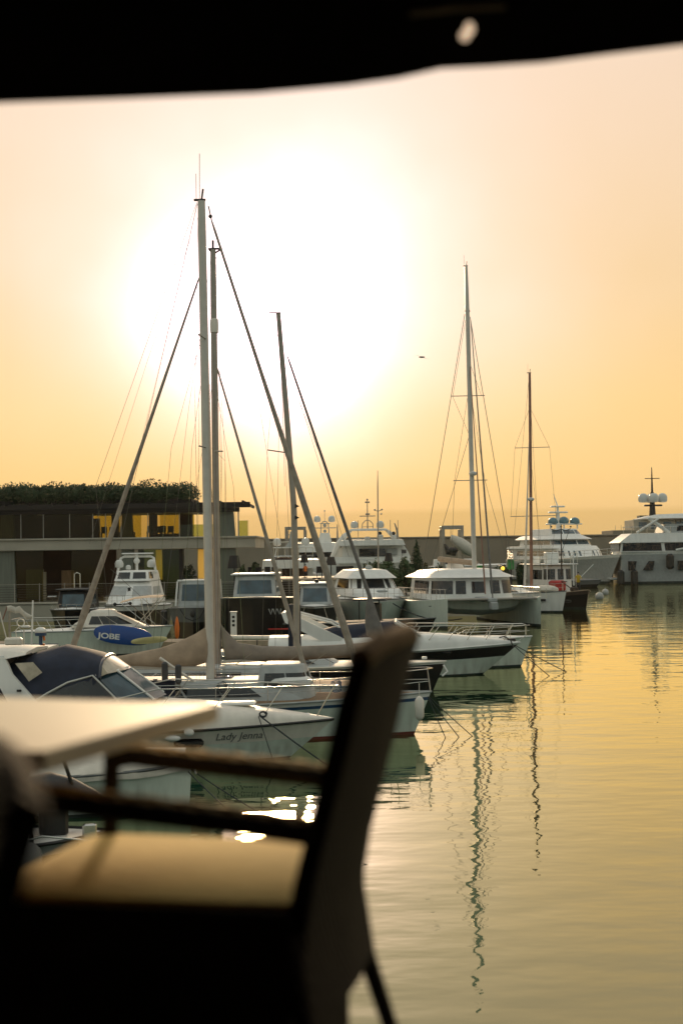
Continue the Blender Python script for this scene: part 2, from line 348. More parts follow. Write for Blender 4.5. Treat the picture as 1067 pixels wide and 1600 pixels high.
# breakwater wall with a lower roadway in front and rubble at its foot
b1 = MB(); b1.box(-140, 260, 260, 266, -3, 7.25, bev=.1)
bw = b1.build('breakwater_wall', 'wall_far'); tag(bw, 'long plain concrete breakwater wall across the harbour behind all the yachts', 'wall')
for i in range(33):
    c = MB(); x = -138 + i * 12; c.box(x, x + .35, 259.85, 260, 1.0, 7.0); c.build('pilaster', 'wall_far', bw)
cap_ = MB(); cap_.box(-140, 260, 259.7, 266.2, 7.255, 7.55, bev=.05); cap_.build('coping', 'wall_far', bw)
r1 = MB(); r1.box(-140, 260, 238, 260, -3, 1.3); struct('breakwater_road', r1, 'rubble')
for i in range(260):
    pass
rk = MB()
for i in range(420):
    x = random.uniform(-60, 150); y = 237.5 + random.uniform(-1.2, .8); s_ = random.uniform(.4, 1.1)
    rk.ball((x, y, random.uniform(-.2, .9)), (s_, s_ * .8, s_ * .6), 6, 3, z0=-.9)
tag(rk.build('rubble', 'rubble', smooth=False), 'dark rubble stones piled along the foot of the breakwater', 'rocks', kind='stuff')
# ================================================================ RESTAURANT BUILDING
def restaurant():
    D = 118.0; s = FP / D
    X = lambda px: (px - 533.5) / s
    t = thing('restaurant_building', 'two storey glazed restaurant with concrete floor band and dark beamed roof on the quay', 'building', (X(200), D, 1.354))
    def pb(name, m, *boxes, bev=.02, par=t):
        for b in boxes: mb = MB(); mb.box(*b, bev=bev); o_ = mb.build(name, m, par, world=True)
        return o_
    xl, xr = -48, X(399)
    pb('floor_slab', 'concrete_light', (xl, xr, 117.4, 131, 5.62, 6.45), (xl, xr + .15, 117.2, 131, 6.45, 6.6))
    rf = pb('roof', 'beam_black', (xl, X(345), 117.2, 131, 8.75, 9.25), (xl, X(392), 117.0, 117.35, 8.95, 9.4), (xl, X(375), 117.36, 117.7, 8.6, 8.95))
    for i in range(18): x = X(380) - i * 1.95; pb('beam', 'beam_black', (x, x + .16, 116.4, 131, 9.26, 9.5), bev=.0, par=t)
    # hardly visible inner walls and floors
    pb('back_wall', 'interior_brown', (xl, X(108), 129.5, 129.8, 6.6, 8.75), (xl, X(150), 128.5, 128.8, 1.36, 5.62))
    pb('ground_wall', 'column_green', (X(28), X(55), 121, 121.4, 1.36, 4.0), bev=0)
    pb('door', 'teak', (X(86), X(106), 120.6, 120.7, 1.36, 3.9)); pb('panel', 'concrete_light', (X(57), X(63), 120.2, 120.4, 1.36, 3.8))
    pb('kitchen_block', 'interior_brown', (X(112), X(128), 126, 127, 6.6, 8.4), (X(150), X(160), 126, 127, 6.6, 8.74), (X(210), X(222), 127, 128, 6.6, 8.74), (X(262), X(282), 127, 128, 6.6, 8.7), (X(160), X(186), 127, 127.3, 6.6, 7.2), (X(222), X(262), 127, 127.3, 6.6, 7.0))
    for px0, px1 in ((0, 22), (190, 207), (341, 367)):
        for z0, z1, k in ((6.6, 8.6, 1), (1.36, 5.62, 1.25)):
            x0, x1 = X(px0), X(px1); c = (x0 + x1) / 2; h = (x1 - x0) / 2
            mb = MB(); mb.rings([[Vector((c - h * a, 117.9, z)), Vector((c + h * a, 117.9, z)), Vector((c + h * a, 118.7, z)), Vector((c - h * a, 118.7, z))] for z, a in ((z0, 1.0 * k), (z1, .82 * k))], True, True)
            mb.build('column', 'column_green', t, world=True)
    g = [0, 34, 69, 110, 146, 166, 190, 232, 281]
    for i in range(len(g) - 1):
        a, b = X(g[i]), X(g[i + 1]); w = pb('glass_panel', 'glazing', (a + .03, b - .03, 117.75, 117.77, 6.62, 8.6), bev=0)
        pb('mullion', 'mast_grey', (b - .03, b + .03, 117.72, 117.8, 6.6, 8.6), bev=0)
    pb('glass_panel', 'glazing', (-47, X(0) - .03, 117.75, 117.77, 6.62, 8.6), bev=0)
    for a, b in ((110, 190), (222, 281)): pb('glass_panel', 'glazing_yellow', (X(a) , X(b), 129.6, 129.62, 6.62, 8.74), bev=0)
    pb('balustrade', 'glazing_green', (X(283), X(338), 117.75, 117.77, 6.62, 7.6), (X(370), X(387), 119, 119.02, 6.62, 7.9), (X(387) - .02, X(387), 117.8, 119, 6.62, 7.9), bev=0)
    pb('glass_panel', 'glazing', (X(0), X(66), 118.3, 118.32, 1.4, 5.6), (X(110), X(160), 118.3, 118.32, 1.4, 5.6), bev=0)
    pb('glass_panel', 'glazing_green', (X(212), X(280), 119.5, 119.52, 1.4, 5.6), bev=0)
    pb('golden_backdrop', 'golden_backdrop', (X(212), X(243), 130.6, 130.63, 1.4, 5.6), (X(284), X(338), 130.6, 130.63, 1.4, 5.6), bev=0)  # translucent sheets added to make golden light behind the ground floor bays
    pb('pier_wall', 'column_green', (X(246), X(280), 121, 121.5, 1.36, 5.6), bev=0)
    pb('pillar', 'beam_black', (X(205), X(214), 122, 122.4, 1.36, 5.6), (X(277), X(283), 119, 119.3, 1.36, 5.6), (X(240), X(247), 124, 124.4, 1.36, 5.6), (X(322), X(330), 127, 127.4, 1.36, 5.6), bev=0)
    pb('pergola_post', 'mast_grey', (X(372), X(374), 117.6, 117.7, 6.6, 8.95), (X(313), X(314), 125, 125.1, 6.6, 8.75), bev=0)
    for px in (58, 150, 242, 310): pb('ceiling_fixture', 'gel_grey', (X(px), X(px) + .55, 118.2, 118.4, 8.52, 8.62), bev=0)
    # dining furniture silhouettes inside, upstairs and below
    for z, lst in ((6.6, (148, 158, 178, 225, 236, 246, 256)), (1.36, (218, 230, 240, 292, 302, 314, 326))):
        for px in lst:
            mb = MB(); x = X(px); yy = 121.5 + (px % 3)
            if z < 2: z_ = 2.0
            else: z_ = z
            mb.box(x - .25, x + .25, yy - .25, yy + .25, z_ + .42, z_ + .5); mb.box(x - .25, x + .25, yy + .22, yy + .28, z_ + .5, z_ + 1.0)
            for a in (-.2, .2):
                for b in (-.2, .2): mb.box(x + a - .03, x + a + .03, yy + b - .03, yy + b + .03, z, z_ + .42)
            o = mb.build('restaurant_chair', 'beam_black'); tag(o, ('dark dining chair silhouetted behind the upstairs glass of the restaurant' if z > 3 else 'dark dining chair silhouetted under the concrete floor band of the restaurant'), 'chair', 'dining chairs upstairs in the restaurant' if z > 3 else 'dining chairs on the restaurant ground floor')
    # palms and plants indoors seen under the slab
    for px, yy, h in ((258, 122.5, 3.4), (288, 121, 2.7), (319, 124, 2.2), (334, 121, 2.4)):
        f = MB(); foliage(f, [((X(px), yy, 1.4 + h * .75), (.6, .5, h * .35))], 260, .12); f.tube([(X(px), yy, 1.36), (X(px), yy, 1.4 + h * .6)], .04, 5)
        o = f.build('indoor_plant', 'leaf_dark', smooth=False); tag(o, {258: 'tall leafy plant against the green column of the lower restaurant', 288: 'leafy plant hanging beside the open golden bay of the lower restaurant', 319: 'low bushy plant at the back of the open lower bay', 334: 'bushy plant just left of the tall white mast in the lower restaurant'}[px], 'plant')
    return t
restaurant()
hx = [(-46 + i * 1.45) for i in range(26)]
hb = []
for x in hx:
    if x > -12.7: continue
    hb.append(((x, 118.4 + random.uniform(-.3, .3), 10.15 + random.uniform(-.1, .12)), (1.4, 1.35, .82 + random.uniform(-.15, .2)))); hb.append(((x + .5, 122, 10.3), (1.5, 2.2, .85 + random.uniform(-.2, .3))))
for x in (-44, -39.5, -35, -30.8, -26.6, -23.2, -19.4, -15.8): hb.append(((x + random.uniform(-.4, .4), 118.5, 10.2 + random.uniform(0, .1)), (2.2, 1.5, 1.05 + random.uniform(-.12, .18))))
hb.append(((-13.0, 118.6, 10.2), (.95, 1.1, .85)))
hg = MB(); foliage(hg, hb, 52000, .11, shell=.6)
rtop = hg.build('roof_hedge', 'leaf_dark', smooth=False); tag(rtop, 'long dense clipped hedge growing along the restaurant roof edge', 'hedge')
tr_ = MB(); tr_.box(-47, -12.4, 117.9, 124, 9.52, 9.75)
tr_.build('planter', 'beam_black', rtop)
# railing along the quay in front of the restaurant
def quay_rail():
    t = thing('quay_railing', 'long brown horizontal slat railing along the quay below the restaurant', 'railing', (-25, 113, 1.36))
    for i in range(8): mb = MB(); mb.box(-48, -2.2, 113, 113.05, 1.5 + i * .2, 1.535 + i * .2); mb.build('slat', 'wood_dark' if i < 7 else 'mast_grey', t, world=True)
    for i in range(24): x = -47.8 + i * 1.98; mb = MB(); mb.box(x, x + .06, 112.94, 113, 1.36, 3.0); mb.build('post', 'mast_grey', t, world=True)
quay_rail()
# raised terrace right of the building
rt = MB(); rt.box(-8.4, 1.8, 114, 126, 1.355, 2.95); struct('terrace', rt, 'concrete_light')
sw = MB()
for i in range(8): sw.box(-8.4, -3.4, 113.9, 113.96, 1.42 + i * .19, 1.55 + i * .19)
tag(sw.build('slatted_screen', 'wood_dark'), 'dark wooden slatted screen facing the raised terrace behind the black boats', 'fence')
tt_ = MB(); tt_.box(-8.5, 1.9, 113.85, 126, 2.955, 3.05, bev=.02); struct('terrace_paving', tt_, 'pier')
def terrace_lamp(px, pytop, pybot, D, wpx, label, zb=3.05):
    a = at(px, pytop, D); b = at(px, pybot, D); w_ = wpx / FP * D / 2
    t = thing('terrace_lamp', label, 'lamp', (a.x, D, zb), group='shaded lamps on the quay terrace')
    mb = MB(); mb.lathe((a.x, D, b.z), [(w_, 0), (w_ * .62, a.z - b.z)], 16); mb.build('lamp_shade', 'lamp_shade', t, world=True)
    mb = MB(); mb.tube([(a.x, D, zb), (a.x, D, b.z + .1)], .045, 8); mb.build('pole', 'beam_black', t, world=True)
    mb = MB(); mb.lathe((a.x, D, zb), [(.25, 0), (.25, .05), (.06, .08)], 12); mb.build('base', 'beam_black', t, world=True)
terrace_lamp(475.5, 866, 879, 118, 13, 'dark shaded terrace lamp between the two thick furled sails')
terrace_lamp(517, 870, 883, 115, 17, 'largest dark shaded terrace lamp just right of the long furled sail')
terrace_lamp(607, 864, 877, 122, 14, 'dark shaded lamp standing among the green bushes', 1.36)
terrace_lamp(366, 868, 888, 116, 22, 'dark shaded lamp beside the end column of the restaurant', 1.36)
def person(p, h, shirt, label, pose=0):
    t = thing('person', label, 'person', p)
    me = bpy.data.meshes.new('body'); k = h / 1.75
    J = [((0, 0, .95), .15), ((0, 0, 1.2), .14), ((0, 0, 1.42), .15), ((0, 0, 1.53), .055), ((0, -.01, 1.66), .10), ((.19, 0, 1.42), .055), ((.26, -.05 - pose * .1, 1.15), .042), ((.22, -.2 - pose * .1, .95 + pose * .15), .03), ((-.19, 0, 1.42), .055), ((-.27, 0, 1.15), .042), ((-.26, -.08, .9), .03), ((.1, 0, .85), .1), ((.11, -.04, .48), .06), ((.12, 0, .06), .04), ((.13, -.14, .03), .035), ((-.1, 0, .85), .1), ((-.12, .03, .48), .06), ((-.13, .06, .06), .04), ((-.14, -.08, .03), .035)]
    E = [(0, 1), (1, 2), (2, 3), (3, 4), (2, 5), (5, 6), (6, 7), (2, 8), (8, 9), (9, 10), (0, 11), (11, 12), (12, 13), (13, 14), (0, 15), (15, 16), (16, 17), (17, 18)]
    me.from_pydata([Vector(a) * k for a, _ in J], E, []); o = bpy.data.objects.new('body', me); COL.objects.link(o)
    m = o.modifiers.new('s', 'SKIN'); o.modifiers.new('u', 'SUBSURF').levels = 1
    for i, v in enumerate(me.skin_vertices[0].data): v.radius = (J[i][1] * k, J[i][1] * k); v.use_root = i == 0
    dg = bpy.context.evaluated_depsgraph_get(); dg.update(); nm = bpy.data.meshes.new_from_object(o.evaluated_get(dg)); bpy.data.objects.remove(o)
    o = bpy.data.objects.new('body', nm); COL.objects.link(o); o.parent = t; nm.materials.clear()
    for x in ('skin', shirt, 'dark_cloth'): nm.materials.append(M[x])
    for pl in nm.polygons:
        z = pl.center.z / k; x = abs(pl.center.x) / k; pl.material_index = 0 if (z > 1.5 or (x > .2 and z < 1.18)) else (1 if z > .92 else 2); pl.use_smooth = True
    hm = MB(); hm.ball(Vector((0, .015, 1.69)) * k, .105 * k, 10, 5, z0=-.1); hm.build('hair', 'dark_cloth', t)
pp = at(477.5, 905, 116.5); person((pp.x, 116.5, 3.05), 1.15, 'orange', 'small person in an orange red top standing under the small terrace lamp')
# terrace furniture
for i, (px, D) in enumerate([(392, 119), (404, 118), (418, 119.5), (429, 118), (499, 117), (507, 119), (530, 116), (539, 116.5), (548, 117.5)]):
    x = at(px, 900, D).x; mb = MB(); z = 3.05
    mb.box(x - .24, x + .24, D - .24, D + .24, z + .42, z + .5, bev=.02); mb.box(x - .24, x + .24, D + .2, D + .26, z + .5, z + .95, bev=.02)
    for a in (-.2, .2):
        for b in (-.2, .2): mb.box(x + a - .02, x + a + .02, D + b - .02, D + b + .02, z, z + .42)
    mb.box(x - .25, x - .21, D - .2, D + .2, z + .65, z + .69); mb.box(x + .21, x + .25, D - .2, D + .2, z + .65, z + .69)
    tag(mb.build('terrace_chair', 'beam_black'), 'dark terrace armchair on the raised terrace ' + ('left of the furled sails' if i < 4 else 'right of the largest shaded lamp'), 'chair', 'armchairs on the left of the terrace' if i < 4 else 'armchairs on the right of the terrace')
# trees and bushes
def bush(px0, px1, pyt, D, label, m='leaf', zb=1.36, n=3200, name='bush'):
    a = at(px0, pyt, D); b = at(px1, pyt, D); c = (a.x + b.x) / 2; w_ = abs(b.x - a.x) / 2; h = (a.z - zb) / 2
    t = thing(name, label, 'bush' if name == 'bush' else 'tree', (c, D, zb)); f = MB()
    bl = [((c, D, zb + h * 1.05), (w_ * .85, w_ * .85, h * .95))] + [((c + random.uniform(-.5, .5) * w_, D + random.uniform(-.4, .4), zb + h * random.uniform(.7, 1.6)), (w_ * .5, w_ * .5, h * .4)) for _ in range(4)]
    foliage(f, bl, int(n * 1.3), .12, shell=.35); f.build('crown', m, t, smooth=False, world=True)
    s_ = MB(); s_.tube([(c, D, zb), (c + .05, D, zb + h), (c - .05, D, zb + h * 1.5)], [.09, .06, .02], 6); s_.build('trunk', 'bark', t, world=True)
bush(576, 600, 874, 123, 'round dark bush left of the lamp among the bushes'); bush(592, 618, 872, 125, 'tall round bush behind the lamp pole'); bush(620, 642, 869, 127, 'high rounded bush next to the conical tree'); bush(652, 676, 879, 126, 'reddish bush right of the conical tree', 'leaf_red'); bush(676, 694, 881, 127, 'small bush above the left end of the catamaran roof', 'leaf_dark'); bush(694, 712, 885, 126, 'low bush above the catamaran cabin roof', 'leaf_dark')
bush(606, 634, 888, 121, 'low wide bush in front of the other bushes', 'leaf', n=1800); bush(634, 662, 890, 120, 'low bush in front of the conical tree', 'leaf')
bush(562, 590, 878, 121, 'wide bush at the left end of the green clump, beside the terrace'); bush(584, 626, 877, 120, 'broad dense bush in the middle of the green clump', n=5000); bush(618, 650, 876, 122, 'full bush just left of the conical tree base', n=4000); bush(650, 682, 884, 121, 'broad dark bush right of the conical tree base', 'leaf_dark', n=4000)
bush(765, 800, 881, 124, 'dark bush under the green cabinet', 'leaf_dark'); bush(806, 822, 880, 128, 'small dark bush behind the lone mast', 'leaf_dark')
bush(370, 388, 884, 115, 'round potted shrub beside the end column of the restaurant'); bush(392, 406, 878, 119, 'loose leafy shrub left of the small terrace lamp', zb=3.05, n=700)
def cypress():
    D = 124; a = at(651, 845, D); t = thing('conical_tree', 'narrow dark conical evergreen tree rising above the bushes', 'tree', (a.x, D, 1.36)); f = MB(); bl = []
    for k in range(9): u = k / 8; bl.append(((a.x + random.uniform(-.06, .06), D, 1.9 + (a.z - 2.15) * u), (.85 * (1 - u) ** .75 + .12, .8 * (1 - u) + .12, .42)))
    foliage(f, bl, 7000, .075, shell=.3); f.build('crown', 'leaf_dark', t, smooth=False, world=True)
    s_ = MB(); s_.tube([(a.x, D, 1.36), (a.x, D, a.z - .4)], [.1, .02], 6); s_.build('trunk', 'bark', t, world=True)
cypress()
def portal(px0, px1, pyt, D, zb, label):
    a = at(px0, pyt, D); b = at(px1, pyt, D); t = thing('boat_hoist', label, 'boat hoist', ((a.x + b.x) / 2, D, zb)); z = (a.z + b.z) / 2; w_ = .42
    for x in (a.x, b.x - w_): [MB().box(x, x + w_, D + q_, D + q_ + .5, zb, z - .55, bev=.03).build('leg', 'mast_grey', t, world=True) for q_ in (0, 5)]
    mb = MB(); mb.box(a.x, b.x, D, D + .5, z - .55, z, bev=.03); mb.build('beam', 'mast_grey', t, world=True)
    mb = MB(); mb.box(a.x, a.x + w_, D + .5, D + 5, z - .5, z - .05, bev=.03); mb.build('side_beam', 'mast_grey', t, world=True)
portal(445, 478, 823, 242, 1.3, 'grey portal frame on the left rising above the breakwater wall'); portal(690, 724, 821, 205, .0, 'grey portal frame with a tilted boat hanging inside it')
# green cabinets, yellow lamps
def cabinet(px0, px1, pyt, pyb, D, label):
    a = at(px0, pyt, D); b = at(px1, pyb, D); mb = MB(); mb.box(a.x, b.x, D, D + .7, b.z, a.z, bev=.05); t = thing('green_cabinet', label, 'cabinet', ((a.x + b.x) / 2, D, 1.36)); mb.build('body', 'green_paint', t, world=True)
    l = MB(); l.box(a.x - .04, b.x + .04, D - .04, D + .74, a.z, a.z + .07, bev=.02); l.build('lid', 'green_paint', t, world=True)
    q = MB(); q.box((a.x + b.x) / 2 - .1, (a.x + b.x) / 2 + .1, D + .25, D + .45, 1.36, b.z); q.build('stand', 'beam_black', t, world=True)
cabinet(793, 803, 876, 890, 122, 'upright green cabinet right of the yellow lamp'); cabinet(744, 757, 885, 893, 121, 'low green cabinet behind the catamaran mast')
yl = at(785, 888, 119); t = thing('yellow_lamp', 'small glowing yellow lamp on a post beside the green cabinet', 'lamp', (yl.x, 119, 1.36)); mb = MB(); mb.ball(yl, .17, 10, 6); mb.build('globe', 'yellow_lamp', t, world=True); mb = MB(); mb.tube([(yl.x, 119, 1.36), yl], .04, 6); mb.build('pole', 'beam_black', t, world=True)
# building on the breakwater, far right
def far_building():
    D = 300; s = FP / D; a = at(990, 838, D); t = thing('harbour_building', 'long low pale building above the breakwater behind the large grey yacht', 'building', (a.x + 15, D, 7.3))
    zt = at(1000, 812, D).z; z0 = 6.0
    mb = MB(); mb.box(a.x, a.x + 60, D, D + 10, z0, zt, bev=.05); mb.build('wall', 'concrete_light', t, world=True)
    mb = MB(); mb.box(a.x + 2, a.x + 61, D - 1, D + 11, zt, zt + .35, bev=.05); mb.box(a.x + 1.3, a.x + 4, D, D + 3, zt, zt + .9); mb.build('roof', 'column_green', t, world=True)
    mb = MB(); mb.box(a.x - 5, a.x + 60, D - 3, D + 10, z0, zt - 2.2, bev=.05); mb.build('terrace', 'wall_far', t, world=True)
    for i in range(9): mb = MB(); x = a.x + 1 + i * 2.6; mb.box(x, x + 1.7, D - .05, D + .05, zt - 2.0, zt - .5); mb.build('window', 'glass_blue', t, world=True)
    for i in range(16): mb = MB(); x = a.x - 4.5 + i * 1.2; mb.box(x, x + .06, D - 2.9, D - 2.8, zt - 2.2, zt - 1.2); mb.build('railing_post', 'mast_grey', t, world=True)
far_building()
for i, (px, pyt) in enumerate(((1062, 806), (1055, 812))):
    p = at(px, pyt, 290); t = thing('palm_parasol', ['taller', 'shorter'][i] + ' straw parasol in front of the far pale building', 'parasol', (p.x, 290, 6)); mb = MB(); mb.tube([(p.x, 290, 6), p], .12, 6); mb.build('pole', 'bark', t, world=True); mb = MB(); mb.lathe(p, [(.9, -.1), (1.0, 0), (.1, .5)], 12); mb.build('canopy', 'bark', t, world=True)
# gull
g = at(659, 558, 90); mb = MB()
mb.rings([[Vector((x, y, z)) for x, y, z in ((-.55, 0, .05), (-.28, .07, .12), (0, .06, 0), (.28, .07, -.10), (.5, 0, -.14))], [Vector((x, y, z)) for x, y, z in ((-.55, -.03, .05), (-.28, -.08, .11), (0, -.09, -.01), (.28, -.08, -.11), (.5, -.03, -.14))]], closed=False, caps=False)
body = MB(); body.ball((0, 0, 0), (.2, .07, .06), 8, 6, z0=-.95)
o = thing('gull', 'small dark gull gliding in the sky left of the tall catamaran mast', 'bird', g); body.build('body', 'gel_grey', o); mb.build('wings', 'mast_grey', o)
# ---------------------------------------------------------------- boat builders (local +x = bow, bow deck tip at x = 0, waterline at z = 0)
class Hull:
    def __init__(s, L, B, fb, fs, rake=.8, draft=.5, ts=.85, p=2.3, wl=.86, dip=.0):
        s.__dict__.update(L=L, B=B, fb=fb, fs=fs, rake=rake, draft=draft, ts=ts, p=p, wl=wl, dip=dip)
    def w(s, t):
        a = min(1, t / .4); a = a * a * (3 - 2 * a)
        return s.B / 2 * (s.ts + (1 - s.ts) * a) * (1 - max(0, (t - .4) / .6) ** s.p)
    def sh(s, t): return s.fs + (s.fb - s.fs) * t ** 1.7 - s.dip * math.sin(math.pi * t)
    def pt(s, t, z):
        h = s.sh(t); x = -s.L + t * s.L - s.rake * t ** 5 * (1 - max(z, -s.draft) / h) if z < h else -s.L + t * s.L
        w = s.w(t)
        if z >= 0: y = w * (s.wl + (1 - s.wl) * (z / h) ** (1.2 + t)) * (1 - .35 * (1 - min(1, z / h)) * t ** 3)
        else: y = w * s.wl * (1 - .35 * t ** 3) * max(0, 1 - (z / -s.draft) ** 1.8)
        return Vector((x, y, z))
    def build(s, root, bands, deck='gel', crown=.12, mats=None, n=24, rim=True, name='hull'):
        """bands: list of (fraction of freeboard, material)"""
        ml = list(dict.fromkeys(['boot_dark'] + [b[1] for b in bands])); ts = [1 - (1 - i / n) ** 1.35 for i in range(n + 1)]
        mb = MB(); fr = [(None, -1)]; prev = 0
        rows = [('k', -1, bands[0][1])]
        for f, mm in bands:
            k = max(1, int(round((f - prev) * 5)))
            for j in range(1, k + 1): rows.append(('f', prev + (f - prev) * j / k, mm))
            prev = f
        def row(t, r):
            if r == 'k': return s.pt(t, -s.draft)
            return s.pt(t, r * s.sh(t))
        vals = ['k', -.15] + [0.0] + [q[1] for q in rows[1:]]; mm = [bands[0][1], bands[0][1], bands[0][1]] + [q[2] for q in rows[1:]]
        for sg in (1, -1):
            g = []
            for v in vals:
                g.append([Vector((p.x, p.y * sg, p.z)) for p in (row(t, v) if v == 'k' else (s.pt(t, max(-s.draft, v)) if v == -.15 else row(t, v)) for t in ts)])
            for a in range(len(vals) - 1):
                mb.rings([g[a], g[a + 1]], closed=False, caps=False, mi=ml.index(mm[a + 1]))
            if sg == 1: G1 = g
        # transom
        tr = [g_[0] for g_ in G1]; tr2 = [Vector((p.x, -p.y, p.z)) for p in tr]
        mb.rings([tr, tr2], closed=False, caps=False, mi=ml.index(bands[-1][1]))
        o = mb.build(name, ml, root, ang=30)
        dk = MB(); rs = []
        for t in ts:
            w_ = s.w(t) * .985; h = s.sh(t); rs.append([Vector((-s.L + t * s.L, w_ * q, h - .015 + crown * (1 - q * q) * min(1, t * 2 + .2) * (1 - t ** 6))) for q in (-1, -.8, -.5, 0, .5, .8, 1)])
        dk.rings(rs, closed=False, caps=False); dk.build('deck', deck, root, ang=60)
        if rim:
            rb = MB()
            for sg in (1, -1): rb.tube([Vector((-s.L + t * s.L + .01, sg * (s.w(t) + .008), s.sh(t))) for t in ts], .035, 5)
            rb.build('rub_rail', rim if isinstance(rim, str) else 'rubber_grey', root)
        return o
    def rail(s, root, t0=.45, t1=1.0, h=.6, inset=.1, posts=6, r=.016, mid=True, m='steel', lean=0, name='guard_rail', over=.12):
        mb = MB(); top = []; K = posts * 2
        def q(t, sg, z): return Vector((-s.L + t * s.L - inset * (t > .98) + lean, sg * max(0, s.w(t) - inset), s.sh(t) + z))
        tt = [t0 + (t1 - t0) * (1 - (1 - i / K) ** 1.3) for i in range(K + 1)]
        L_ = [q(t, 1, h) for t in tt]; R_ = [q(t, -1, h) for t in reversed(tt)]
        if t1 > .97: L_[-1] = q(1, 1, h) + Vector((over, .12, 0)); R_[0] = q(1, -1, h) + Vector((over, -.12, 0))
        L_[0] = L_[0] - Vector((.3, 0, h * .9)); R_[-1] = R_[-1] - Vector((.3, 0, h * .9))
        if t1 > .97: mb.tube(L_ + R_, r)
        else: mb.tube(L_, r); mb.tube(R_, r)
        if mid:
            Lm = [q(t, 1, h * .5) for t in tt[1:]]; Rm = [q(t, -1, h * .5) for t in reversed(tt[1:])]
            mb.tube(Lm, r * .55, 4); mb.tube(Rm, r * .55, 4)
        for i in range(1, K + 1, 2):
            for sg in (1, -1):
                a = q(tt[i], sg, h); b = q(tt[i], sg, 0); b.x -= lean + .0; a = a if t1 < .97 or i < K else a
                mb.tube([b - Vector((abs(lean), 0, 0)), a], r * .9, 5)
        return mb.build(name, m, root)
def plan(x0, x1, w, fr, tap=1.0, n=8, ns=4):
    P = []
    for i in range(ns + 1): u = i / ns; P.append((x0 + (x1 - fr - x0) * u, -w / 2 * (1 + (tap - 1) * u)))
    for i in range(1, n + 1): a = math.pi / 2 * i / n; P.append((x1 - fr + fr * math.sin(a) ** .8, -w / 2 * tap * math.cos(a) ** .8 if i < n else 0))
    Q = [(x, -y) for x, y in reversed(P[:-1])]
    return P + Q
def tier(root, x0, x1, w, z0, z1, rf=.5, rb=.1, rs=.1, fr=.6, tap=.9, m='gel', name='cabin', crown=.06, win=(), wm='glass_dark', cap=None, over=0):
    """a cabin storey: plan loft with raked front; win = list of (f0, f1, a0, a1, n) panes on the outline"""
    A = [Vector((x, y, z0)) for x, y in plan(x0, x1, w, fr, tap)]
    Bt = [Vector((x, y, z1)) for x, y in plan(x0 + rb, x1 - rf, w - 2 * rs, fr * .9, tap)]
    cx = sum(p.x for p in Bt) / len(Bt); inn = [Vector((cx + (p.x - cx) * .93, p.y * .93, z1 + crown * .6)) for p in Bt]; inn2 = [Vector((cx + (p.x - cx) * .6, p.y * .6, z1 + crown)) for p in Bt]
    mb = MB(); mb.rings([A, Bt, inn, inn2], True, True); o = mb.build(name, m, root, ang=50)
    ds = [0]
    for i in range(1, len(A)): ds.append(ds[-1] + (A[i] - A[i - 1]).length)
    T = ds[-1]
    def samp(u, f, off):
        d = u * T
        for i in range(1, len(ds)):
            if d <= ds[i] + 1e-9: break
        k = (d - ds[i - 1]) / max(1e-9, ds[i] - ds[i - 1])
        a = A[i - 1].lerp(A[i], k); b = Bt[i - 1].lerp(Bt[i], k); p = a.lerp(b, f)
        tg = (A[i] - A[i - 1]); nn = Vector((tg.y, -tg.x, 0)).normalized()
        return p + nn * off
    for f0, f1, a0, a1, nn in win:
        g = (a1 - a0) / nn
        for q in range(nn):
            u0 = a0 + g * q + g * .04; u1 = a0 + g * (q + 1) - g * .04; K = 6; pm = MB()
            ro = [[samp(u0 + (u1 - u0) * k / K, f, .02) for k in range(K + 1)] for f in (f0, f1)]
            ri = [[samp(u0 + (u1 - u0) * k / K, f, -.02) for k in range(K + 1)] for f in (f0, f1)]
            loop = [ro[0] + list(reversed(ri[0])), ro[1] + list(reversed(ri[1]))]
            pm.rings(loop, True, True); pm.build('window', wm, root, ang=30)
    return o
def place(px, py, head, rake):
    p = on(px, py); d = Vector((math.cos(R(head)), math.sin(R(head)), 0)); p = p + d * rake; p.z = 0; return p
def line(root, pts, r, m, name, world=True, n=5):
    mb = MB(); mb.tube(pts, r, n); return mb.build(name, m, root, world=world)
def sag(a, b, s_, n=8): a = Vector(a); b = Vector(b); return [a.lerp(b, i / n) - Vector((0, 0, s_ * 4 * (i / n) * (1 - i / n))) for i in range(n + 1)]
def fender(root, p, l=.55, r=.12, m='gel', name='fender'):
    p = Vector(p); mb = MB(); mb.lathe(p - Vector((0, 0, l)), [(.02, -.04), (r * .6, 0), (r, .08), (r, l - .08), (r * .6, l), (.02, l + .04)], 10); mb.tube([p, p + Vector((0, 0, .4))], .012, 4)
    return mb.build(name, m, root)
def wheel_arch(root, x, w, z0, z1, lean=-.4, r=.05, m='gel', name='radar_arch'):
    mb = MB(); mb.tube([(x, -w / 2, z0), (x + lean * .8, -w / 2 * .92, z1 - .12), (x + lean, -w / 2 * .8, z1), (x + lean, w / 2 * .8, z1), (x + lean * .8, w / 2 * .92, z1 - .12), (x, w / 2, z0)], r, 8); return mb.build(name, m, root)
def dome(root, p, r, m='white_dome', name='satellite_dome'):
    mb = MB(); mb.lathe(Vector(p), [(r * .5, -r * .5), (r * .9, -r * .35), (r, 0), (r, r * .5), (r * .85, r * .95), (r * .5, r * 1.25), (r * .05, r * 1.35)], 14); return mb.build(name, m, root)
def radar(root, p, w=1.0, m='white_dome'):
    p = Vector(p); mb = MB(); mb.box(p.x - .15, p.x + .15, p.y - .15, p.y + .15, p.z - .1, p.z + .12, bev=.03); mb.box(p.x - .06, p.x + .06, p.y - w / 2, p.y + w / 2, p.z + .14, p.z + .24, bev=.03); return mb.build('radar', m, root)
